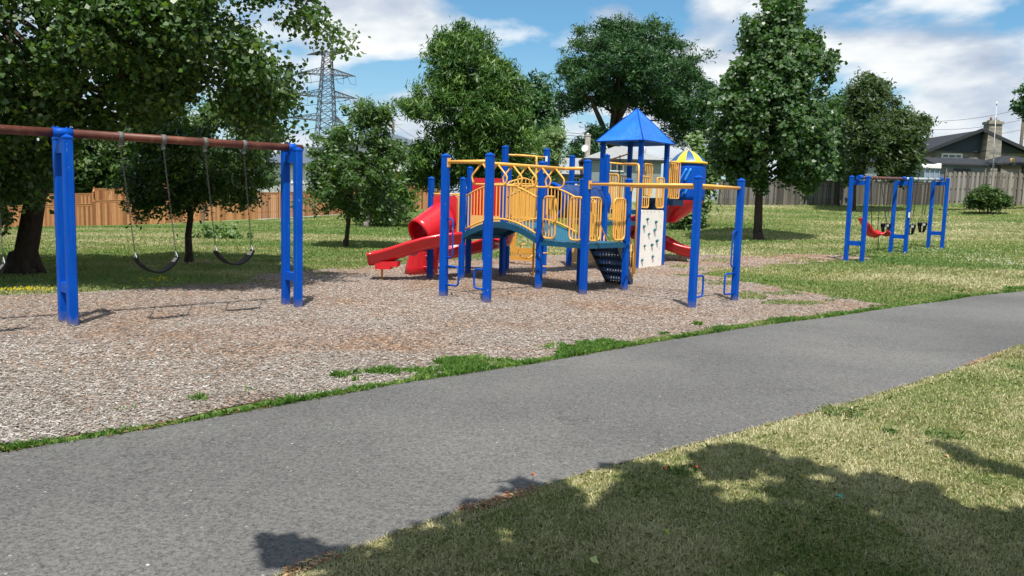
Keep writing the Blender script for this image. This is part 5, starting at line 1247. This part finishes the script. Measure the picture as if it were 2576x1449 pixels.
def seamroof():
    m, nt = newmat('seamed_metal_roof'); g = nt.nodes.new('ShaderNodeNewGeometry'); s = nt.nodes.new('ShaderNodeSeparateXYZ'); nt.links.new(g.outputs[0], s.inputs[0])
    f = mth(nt, 'FRACT', mth(nt, 'DIVIDE', s.outputs[0], .5)); col = ramp(nt, f, [(.0, (.030, .040, .055)), (.07, (.12, .15, .19)), (.14, (.085, .105, .135))]); finish(nt, col, .45, .5); return m
WSID = siding('white_siding', (.72, .73, .73)); GSID = siding('grey_siding', (.30, .345, .35)); GSID2 = siding('slate_siding', (.19, .215, .25)); DSID = siding('dark_gable_siding', (.060, .080, .10), .14); TANS = siding('beige_siding', (.36, .32, .26))
BRK = bricks('red_brick', (.26, .08, .05), (.33, .12, .08), (.3, .26, .22)); STONE = bricks('grey_stone', (.20, .18, .15), (.36, .33, .28), (.28, .26, .23), 1.4); PBRK = bricks('pale_brick', (.42, .37, .32), (.55, .50, .44), (.4, .38, .35), 3)
SHG = shingles('grey_shingles', (.24, .25, .26), (.36, .37, .37)); SHD = shingles('charcoal_shingles', (.022, .026, .034), (.045, .050, .060)); MROOF = seamroof()
DARK = paint('dark_trim', (.03, .032, .036), .6, .4, .1, 8); WTRIM = paint('white_trim', (.78, .78, .77), .5, .4, .05, 8); GLASS = paint('window_glass', (.035, .050, .055), .08, .8, .2, 1.5); WOODP = paint('pole_wood', (.10, .085, .07), .85, .2, .2, 6)
def house(name, label, cat='house'): 
    return label
def vol(x0, x1, y0, y1, z0, z1, m_, root, name='wall'):
    m = MB(); m.box(((x0 + x1) / 2, (y0 + y1) / 2, (z0 + z1) / 2), (x1 - x0, y1 - y0, z1 - z0)); return m.build(name, m_, root)
def window(px0, px1, py0, py1, Y, root, slats=0, mull=1, frame_=WTRIM):
    """a window on a front wall whose face is at Y"""
    a = W(px0, py0, Y); b = W(px1, py1, Y); x0, x1, z0, z1 = a.x, b.x, b.z, a.z; w_ = (x1 - x0) * .06 + .04
    m = MB()
    for c, s in ((((x0 + x1) / 2, Y - .04, z1 - w_ / 2), (x1 - x0, .08, w_)), (((x0 + x1) / 2, Y - .04, z0 + w_ / 2), (x1 - x0, .08, w_)), ((x0 + w_ / 2, Y - .04, (z0 + z1) / 2), (w_, .08, z1 - z0 - 2 * w_)), ((x1 - w_ / 2, Y - .04, (z0 + z1) / 2), (w_, .08, z1 - z0 - 2 * w_))): m.box(c, s)
    for k in range(mull): m.box((x0 + (x1 - x0) * (k + 1) / (mull + 1), Y - .04, (z0 + z1) / 2), (w_ * .7, .07, z1 - z0 - 2 * w_))
    f = m.build('window', frame_, root)
    m = MB(); m.box(((x0 + x1) / 2, Y - .015, (z0 + z1) / 2), (x1 - x0 - w_ * 1.4, .02, z1 - z0 - w_ * 1.4)); m.build('pane', GLASS, f)
    if slats:
        m = MB()
        for k in range(slats): m.box(((x0 + x1) / 2, Y - .035, z0 + w_ + (z1 - z0 - 2 * w_) * (k + .5) / slats), (x1 - x0 - 2 * w_, .02, (z1 - z0 - 2 * w_) / slats * .5))
        m.build('blind', frame_, f)
    return f
def hip(x0, x1, y0, y1, z0, z1, inset, m_, root, over=.35, th=.14, fascia=DARK, name='roof', gl=False, gr=False):
    x0 -= over; x1 += over; y0 -= over; y1 += over; ym = (y0 + y1) / 2
    A, B, C, D = Vector((x0, y0, z0)), Vector((x1, y0, z0)), Vector((x1, y1, z0)), Vector((x0, y1, z0)); P, Q = Vector((x0 + (0 if gl else inset), ym, z1)), Vector((x1 - (0 if gr else inset), ym, z1))
    m = MB(); m.poly([A, B, Q, P]); m.poly([C, D, P, Q]); m.poly([B, C, Q]); m.poly([D, A, P]); dn = Vector((0, 0, -th))
    r_ = m.build(name, m_, root)
    m = MB()
    for a, b in ((A, B), (B, C), (C, D), (D, A)): m.poly([a + dn, b + dn, b - Vector((0, 0, .003)), a - Vector((0, 0, .003))])
    m.poly([A + dn, D + dn, C + dn, B + dn]); m.build('fascia', fascia, r_); return r_
def X_(px, Y, py=450): return W(px, py, Y).x
def Z_(px, py, Y): return W(px, py, Y).z
# white house with dark metal roof
Y = 70; gz = lambda x, y: H(x, y)
x0, x1 = X_(648, Y), X_(868, Y); r = thing('white_house', (x0, Y, gz(x0, Y)), 'white house with dark seamed metal roof and slatted window at left', 'house')
ze = Z_(740, 411, Y); vol(x0, x1, Y, Y + 9, gz(x0, Y) - .3, ze, WSID, r)
hip(x0 - .6, x1 + .3, Y, Y + 9, ze, Z_(760, 368, Y + 4.5), 4.2, MROOF, r, .7)
window(733, 764, 416, 462, Y, r, 9, 0); window(798, 812, 425, 480, Y, r, 0, 0, DARK)
window(668, 690, 420, 450, Y, r, 0, 1)
m = MB(); m.prism([W(815, 412, Y - 1.6), W(850, 412, Y - 1.6), W(833, 392, Y - 1.6)], (0, 5.5, 0)); m.build('gable_roof', MROOF, r)
m = MB(); 
for k in range(26): a = W(690 + k * 3.2, 487, Y - 3); m.box(a + UZ * .3, (.03, .03, 1.0))
m.box(W(730, 484, Y - 3) + UZ * .72, (3.2, .05, .05)); m.build('deck_rail', DARK, r)
# white and brick house further right
Y = 76; x0, x1 = X_(850, Y), X_(1062, Y); r = thing('brick_house', (x0, Y, gz(x0, Y)), 'two storey house, pale above and red brick below, behind the bushy young maple', 'house')
zb_ = Z_(980, 426, Y); ze = Z_(980, 364, Y); vol(x0, x1, Y, Y + 9, zb_, ze, WSID, r); vol(x0 + .2, x1 + .4, Y - .4, Y + 9, gz(x0, Y) - .4, zb_ - .12, BRK, r, 'brick_wall')
hip(x0, x1, Y, Y + 9, ze, Z_(980, 333, Y + 4.5), 4.5, MROOF, r, .6); hip(x0 + .2, x1 + .4, Y - 2.4, Y - .5, zb_ - .1, zb_ + .35, .5, SHG, r, .3, name='porch_roof', fascia=WTRIM)
window(1000, 1022, 378, 402, Y, r); window(1010, 1050, 440, 462, Y - .4, r, 0, 2); window(905, 930, 380, 404, Y, r)
m = MB(); a = W(835, 352, Y - 6); m.box(a, (2.6, 2.2, .22)); m.build('canopy', DARK, r)
# garage and chimney house
Y = 68; x0, x1 = X_(1376, Y), X_(1472, Y); r = thing('garage', (x0, Y, 1.7), 'low beige garage with grey shingle roof beside the grey sided house', 'garage')
ze = Z_(1430, 438, Y); vol(x0, x1, Y, Y + 7, 1.2, ze, TANS, r); hip(x0, x1, Y, Y + 7, ze, Z_(1430, 397, Y + 3.5), 1.5, SHG, r, .45, gr=True); window(1440, 1458, 446, 462, Y, r, 0, 1)
Yc = 73; cx_ = X_(1478, Yc, 365); m = MB(); m.box((cx_, Yc, (Z_(1478, 342, Yc) + 3) / 2), (.46, .5, Z_(1478, 342, Yc) - 3)); m.box((cx_, Yc, Z_(1478, 341, Yc)), (.54, .58, .12)); ch_ = m.build('chimney', PBRK, r)
m = MB(); m.tube([(cx_, Yc, Z_(1478, 341, Yc)), (cx_, Yc, Z_(1478, 335, Yc))], .13, 8); m.build('flue', STEEL, ch_)
m = MB(); c = W(1472, 373, Yc - .6); dn_ = Vector((-.5, -.8, .25)).normalized(); s_, u2 = frame(dn_); m.grid([[c + (s_ * math.cos(a) + u2 * math.sin(a)) * rr + dn_ * rr * rr * .5 for a in np.linspace(0, 2 * math.pi, 19)[:-1]] for rr in (.01, .12, .24, .33)], True, True); m.tube([c, Vector((cx_, Yc - .25, c.z))], .03, 6); m.tube([c - u2 * .3, c + dn_ * .4], .015, 5); m.build('satellite_dish', WTRIM, ch_)
# grey sided house, centre
Y = 66; x0, x1 = X_(1478, Y), X_(1662, Y); r = thing('grey_house', (x0, Y, 1.8), 'grey sided bungalow with pale hipped shingle roof behind the tower', 'house')
ze = Z_(1570, 402, Y); vol(x0, x1, Y, Y + 8, 1.2, ze, GSID, r); hip(x0, x1, Y, Y + 8, ze + .05, Z_(1575, 369, Y + 4), 3.1, SHG, r, .45, .16)
window(1535, 1569, 409, 432, Y, r, 0, 1); window(1600, 1622, 412, 430, Y, r, 0, 1)
m = MB(); x_ = X_(1621, Y + 3, 370); m.tube([(x_, Y + 3, ze), (x_, Y + 3, Z_(1621, 357, Y + 3))], .17, 10); m.tube([(x_, Y + 3, Z_(1621, 358, Y + 3)), (x_, Y + 3, Z_(1621, 354, Y + 3))], .24, 10); m.build('vent_pipe', STEEL, r)
Y = 62; r = thing('garden_wall', (X_(1480, Y), Y, 1.6), 'low white wall along the back of the grey bungalow garden', 'wall'); m = MB(); a, b = W(1395, 516, Y), W(1708, 516, Y); m.beam(a + UZ * .75, b + UZ * .75, .12, 1.5); m.beam(a + UZ * 1.54, b + UZ * 1.54, .2, .07)
m.build('wall', siding('white_boards', (.62, .62, .60), .3), r)
for k in range(7): m = MB(); c = a.lerp(b, k / 6); m.box(c + UZ * .8 - Vector((0, .05, 0)), (.14, .14, 1.7)); m.build('post', WTRIM, r)
# white canopy tent
Y = 66; r = thing('party_tent', (X_(1838, Y), Y, 2), 'white fabric garden canopy peeking over the grey fence', 'tent'); m = MB(); x0, x1 = X_(1806, Y), X_(1872, Y); z0, z1 = Z_(1840, 447, Y), Z_(1840, 428, Y)
m.grid([[Vector((x0 + (x1 - x0) * u, Y + 3 * v, z0 + (z1 - z0) * (math.sin(math.pi * u) ** .7) * math.sin(math.pi * (v * .8 + .1)) )) for u in np.linspace(0, 1, 9)] for v in np.linspace(0, 1, 7)], True); m.build('canopy', WTRIM, r)
m = MB(); [m.tube([(x, y, 2), (x, y, z0)], .03, 6) for x in (x0, x1) for y in (Y, Y + 3)]; m.build('tent_frame', STEEL, r)
# grey house with brick chimney behind the olive tree
Y = 68; x0, x1 = X_(2030, Y), X_(2300, Y); r = thing('hidden_house', (x0, Y, 2.2), 'pale grey sided house with brick chimney mostly hidden by the olive tree', 'house')
ze = Z_(2120, 405, Y); vol(x0, x1, Y, Y + 8, 1.5, ze, siding('pale_blue_siding', (.33, .37, .38)), r); hip(x0, x1, Y, Y + 8, ze, Z_(2120, 372, Y + 4), 3, SHD, r, .4); window(2090, 2106, 415, 436, Y, r)
m = MB(); x_ = X_(2102, Y + 3, 380); m.box((x_, Y + 3, (ze + Z_(2102, 364, Y + 3)) / 2), (.75, .6, Z_(2102, 364, Y + 3) - ze + .1)); m.box((x_, Y + 3, Z_(2102, 362, Y + 3)), (.9, .75, .14)); m.build('chimney', BRK, r)
# stone house right, gable to us with ridge running back left
Y = 66; r = thing('stone_house', (X_(2400, Y), Y, 2.5), 'grey stone house with dark gable, charcoal roof and big stone chimney at right', 'house')
xa, xb = X_(2344, Y, 378), X_(2585, Y, 378); ze = Z_(2344, 379, Y); ap = W(2462, 331, Y); vol(X_(2325, Y), X_(2590, Y), Y + .3, Y + 12, 1.8, ze, STONE, r, 'stone_wall')
m = MB(); gtri = [Vector((xa - .2, Y + .1, ze)), Vector((xb, Y + .1, ze)), Vector((ap.x, Y + .1, ap.z))]; m.prism(gtri, (0, .18, 0)); m.build('gable', DSID, r)
m = MB(); back = Vector((-4.2, 9, 0)); o_ = Vector((0, -.55, 0)); el = Vector((xa - .75, Y, ze - .12)) + o_; er = Vector((xb + .5, Y, ze - .12)) + o_; at = Vector((ap.x, Y, ap.z + .10)) + o_
eb = W(2299, 379, Y + 9); bk1 = W(2333, 350, Y + 9)
bk = Vector((0, 8.5, 0)); m.poly([el, at, at + bk, el + bk][::-1]); m.poly([er, er + bk, at + bk, at][::-1])
rf = m.build('roof', SHD, r)
m = MB(); m.beam(el, at, .12, .26); m.beam(at, er, .12, .26); m.beam(el, el + bk, .14, .22); m.build('fascia', DARK, rf)
window(2368, 2420, 385, 401, Y + .3, r, 0, 2)
m = MB(); cxx = X_(2500, Y - .5, 360); zt_ = Z_(2500, 312, Y - .5)
m.box8([(cxx - .85, Y - .7, 1.8), (cxx + .85, Y - .7, 1.8), (cxx + .85, Y + .25, 1.8), (cxx - .85, Y + .25, 1.8), (cxx - .52, Y - .55, zt_), (cxx + .52, Y - .55, zt_), (cxx + .52, Y + .25, zt_), (cxx - .52, Y + .25, zt_)]); ck = m.build('chimney', STONE, r)
m = MB(); m.box((cxx, Y - .15, zt_ + .1), (1.22, .98, .22)); m.box((cxx, Y - .15, zt_ + .28), (.7, .6, .14)); m.build('chimney_cap', STONE, ck)
m = MB(); [m.tube([(cxx + dx, Y - .15, zt_ + .35), (cxx + dx, Y - .15, zt_ + .6)], .09, 8) for dx in (-.2, .2)]; m.build('flue', BRK, ck)
# shed
Y = 58; r = thing('garden_shed', (X_(2350, Y), Y, 2.3), 'grey garden shed with charcoal roof behind the tall pale fence', 'shed'); x0, x1 = X_(2351, Y), X_(2490, Y); ze = Z_(2420, 413, Y)
vol(x0, x1, Y, Y + 3, 1.8, ze, GSID2, r); hip(x0, x1, Y, Y + 3, ze, Z_(2420, 398, Y + 1.5), .5, SHD, r, .3, .12, gl=True)
m = MB(); m.prism([Vector((x0 + .0, Y + .02, ze)), Vector((x0 + .0, Y + 2.98, ze)), Vector((x0 + .0, Y + 1.5, Z_(2351, 401, Y + 1.5)))], (.1, 0, 0)); m.build('gable', GSID2, r)
window(2400, 2440, 424, 434, Y, r, 0, 2, DARK)
# lean-to greenhouse
r = thing('greenhouse', (X_(2316, Y), Y - .5, 2.2), 'small blue-grey panelled greenhouse left of the grey garden shed', 'greenhouse'); x0, x1 = X_(2314, Y), X_(2350, Y); z0, z1 = 2.0, Z_(2330, 424, Y)
m = MB(); m.box(((x0 + x1) / 2, Y + .2, (z0 + z1) / 2), (x1 - x0, 1.6, z1 - z0)); m.build('wall', paint('greenhouse_panel', (.22, .30, .38), .4, .5, .1, 3), r)
m = MB(); m.box8([(x0 - .1, Y - .75, z1), (x1 + .05, Y - .75, z1), (x1 + .05, Y + 1.1, z1 + .1), (x0 - .1, Y + 1.1, z1 + .1), (x0 - .1, Y - .75, z1 + .05), (x1 + .05, Y - .75, z1 + .35), (x1 + .05, Y + 1.1, z1 + .5), (x0 - .1, Y + 1.1, z1 + .18)]); m.build('roof', WTRIM, r)
m = MB(); [m.box((x0 + (x1 - x0) * k / 3, Y - .62, (z0 + z1) / 2), (.05, .05, z1 - z0 - .02)) for k in range(4)]; [m.box(((x0 + x1) / 2, Y - .625, z0 + .5 + k * .25), (x1 - x0, .03, .03)) for k in range(5)]; m.build('frame', STEEL, r)
# gazebo
Y = 60; r = thing('gazebo', (X_(2560, Y), Y, 2.4), 'open garden gazebo with dark shingle roof at the right edge', 'gazebo'); x0, x1 = X_(2508, Y), X_(2640, Y); ze = Z_(2560, 412, Y)
hip(x0, x1, Y, Y + 4, ze, Z_(2560, 393, Y + 2), 1.8, SHD, r, .3, .15)
for x in (x0 + .15, (x0 + x1) / 2, x1 - .15): m = MB(); m.box((x, Y + .1, (1.8 + ze) / 2), (.16, .16, ze - 1.8 - .16)); m.build('post', WOODP, r)
m = MB(); m.tube([W(2548, 403, Y - .5) - Vector((0, 0, 0)), W(2548, 403, Y - .5) + Vector((0, .15, 0))], .16, 14); m.build('round_plaque', TAN, r)
# antenna mast
Y = 57; r = thing('antenna_mast', (X_(2497, Y, 500), Y, 2.3), 'thin tall steel antenna mast in front of the stone chimney', 'mast'); a, b = W(2495, 460, Y), W(2509, 265, Y); b.y = Y; m = MB()
top = Vector((X_(2507, Y, 265), Y, b.z)); a = Vector((X_(2497, Y, 460), Y, 2.2)); m.tube([a, top], [.036, .02], 6); m.tube([a + Vector((.3, 0, 0)), a.lerp(top, .55)], .018, 5); m.build('mast_tube', STEEL, r)
m = MB(); m.tube([top, top + UZ * .25], .035, 8); m.build('tip', SIGNW, r)
# utility poles
def upole(px, ptop, pbot, Y, label, r0=.14, arm=0):
    x = X_(px, Y, ptop); r = thing('utility_pole', (x, Y, 1.5), label, 'utility pole', 'utility poles beyond the gardens'); m = MB(); m.tube([(x, Y, 1), (x, Y, Z_(px, ptop, Y))], [r0 * 1.2, r0], 8); m.build('pole', WOODP, r)
    m = MB(); zt = Z_(px, ptop, Y)
    for k in range(3): m.tube([(x + r0, Y, zt - .5 - k * .9), (x + r0 + .35, Y, zt - .5 - k * .9)], .06, 6)
    if arm: m.box((x + .3, Y, zt - .25), (1.6, .1, .1))
    m.build('insulators', STEEL, r); return Vector((x, Y, zt))
u1 = upole(2338, 294, 350, 90, 'wooden utility pole rising behind the charcoal roof, left of its ridge', .17)
u2 = upole(989, 308, 336, 95, 'short wooden pole top above the roofs between the two leafy trees', .16, 1)
u3 = upole(2576, 288, 380, 80, 'wooden utility pole at the extreme right edge of the photo', .15)
CABLE = paint('cable_black', (.04, .045, .05), .6, .3, .1, 5)
def wire(a, b, sag, label, r=.022, group='overhead wires'):
    a, b = Vector(a), Vector(b); m = MB(); m.tube([a.lerp(b, t) - UZ * (sag * 4 * t * (1 - t)) for t in np.linspace(0, 1, 14)], r, 4); o = m.build('overhead_wire', CABLE, origin=a); tag(o, label, 'wire', group)
wl = 'thin overhead wires crossing the sky between the utility poles'
for k, (y0_, y1_) in enumerate(((336, 344), (330, 330), (384, 372), (344, 356))):
    wire(W(1380, y0_, 100), W(2300, y1_ + 14, 100), .8, wl, .028)
wire(u1 - UZ * .5, W(2700, 230, 88), .8, 'thin wires running from the charcoal roof pole to the right edge', .02, 'right wires'); wire(u1 - UZ * 1.4, W(2700, 262, 88), .8, 'thin wires running from the charcoal roof pole to the right edge', .02, 'right wires'); wire(u1 - UZ * 2.3, W(2700, 290, 88), .8, 'thin wires running from the charcoal roof pole to the right edge', .02, 'right wires')
wire(u2, W(1090, 362, 90), .4, 'single wire slanting down right from the short pole top', .02, None)
# lattice pylon
LAT = paint('pylon_steel', (.085, .09, .115), .6, .4, .15, 1)
Yp = 200; bx = X_(818, Yp, 400); r = thing('power_pylon', (bx, Yp, -2.0), 'tall steel lattice power pylon with four crossarms', 'pylon')
def z_(py): return Z_(816, py, Yp)
s_p = Yp / F
LV = [(640, 5.2), (460, 3.6), (372, 2.7), (345, 2.35), (322, 2.1), (300, 1.95), (278, 1.85), (258, 1.78), (240, 1.65), (220, 1.5), (203, 1.36), (188, 1.28), (172, 1.2), (155, 1.1), (140, 1.0), (131, .6)]
LV = [(z_(py), hw) for py, hw in LV]; LV[0] = (-2.2, 5.2)
cx0 = lambda z: bx + (z + 2) * .012
m = MB(); rb = .085
cor_ = lambda i, z, hw: Vector((cx0(z) + (hw if i in (0, 3) else -hw), Yp + (hw if i < 2 else -hw), z))
for i in range(4):
    for (z0, h0), (z1, h1) in zip(LV[:-1], LV[1:]): m.tube([cor_(i, z0, h0), cor_(i, z1, h1)], .13, 4, caps=False)
m.build('legs', LAT, r); m = MB()
for i in range(4):
    j = (i + 1) % 4
    for (z0, h0), (z1, h1) in zip(LV[:-1], LV[1:]):
        m.tube([cor_(i, z0, h0), cor_(j, z1, h1)], rb, 3, caps=False); m.tube([cor_(j, z0, h0), cor_(i, z1, h1)], rb, 3, caps=False); m.tube([cor_(i, z1, h1), cor_(j, z1, h1)], rb, 3, caps=False)
m.build('bracing', LAT, r)
tips = []
for (py, yl, yr, xl, xr, rise) in ((136, 138, 132, 772, 868, 9), (188, 184, 192, 748, 894, 15), (243, 238, 248, 738, 898, 15), (303, 296, 312, 724, 866, 15)):
    z = z_(py); m = MB(); hw = float(np.interp(z, [q[0] for q in LV], [q[1] for q in LV])); up = rise * s_p
    for tx, ty, sg in ((xl, yl, -1), (xr, yr, 1)):
        tip = Vector((X_(tx, Yp, ty), Yp, Z_(tx, ty, Yp))); tips.append((tip, sg))
        for dy in (-hw, hw):
            a = Vector((cx0(z) + sg * hw, Yp + dy, z)); b = a + UZ * up; m.tube([a, tip], .10, 4, caps=False); m.tube([b, tip], .10, 4, caps=False)
            for k in range(1, 6): m.tube([a.lerp(tip, k / 6), b.lerp(tip, k / 6)], .06, 3, caps=False); m.tube([a.lerp(tip, k / 6), b.lerp(tip, (k - 1) / 6)], .06, 3, caps=False)
        for k in range(0, 6): m.tube([Vector((cx0(z) + sg * hw, Yp - hw, z)).lerp(tip, k / 6), Vector((cx0(z) + sg * hw, Yp + hw, z)).lerp(tip, (k + 1) / 6)], .05, 3, caps=False)
    arm_ = m.build('crossarm', LAT, r)
    if py > 150:
        for (tip, sg) in tips[-2:]:
            m = MB(); mid = Vector((cx0(z) + sg * (hw + abs(tip.x - cx0(z)) * .38), Yp, z))
            for c in (tip, mid): m.tube([c, c - UZ * 2.2 + Vector((.2, 0, 0)), c - UZ * 2.2 - Vector((1.2, 0, -.4)), c - Vector((1.9, 0, 0.2))], .06, 4); m.tube([c - Vector((1.9, 0, .2)), c - Vector((3.2, 0, .6))], .12, 5)
            m.build('insulator_string', LAT, arm_)
for i, (tip, sg) in enumerate(tips[2:]):
    a = tip - Vector((2.5, 0, .5)); wire(a, a + Vector((-170, -70 if sg < 0 else -60, -8 if sg < 0 else -10)), 7, 'power lines sagging away left from the lattice pylon', .055, 'pylon cables')
# loose stones and scuffs on the path
STN = paint('pale_stone', (.5, .5, .47), .8, .2, .1, 10)
for px, py, s in ((1660, 1000, .012), (2790 / 1.59, 900, .010), (372, 1428, .016), (735, 1120, .010), (1250, 1118, .010), (1570, 1250, .014), (1500, 1205, .011), (930, 1010, .009), (1265, 1085, .009), (480, 1240, .009)):
    s *= .6; q = G(px, py); m = MB(); rows = [[q + Vector((math.cos(a) * s * rr, math.sin(a) * s * rr * .6, z * s * .5 + .012)) for a in np.linspace(0, 2 * math.pi, 8)[:-1]] for rr, z in ((1, 0), (.9, .6), (.3, 1))]
    m.grid(rows, True, True); m.face([len(m.v) - 7 + k for k in range(7)]); o = m.build('pebble', STN, origin=q); tag(o, 'tiny pale stone chip lying on the grey asphalt path', 'stone', 'stone chips on the path')
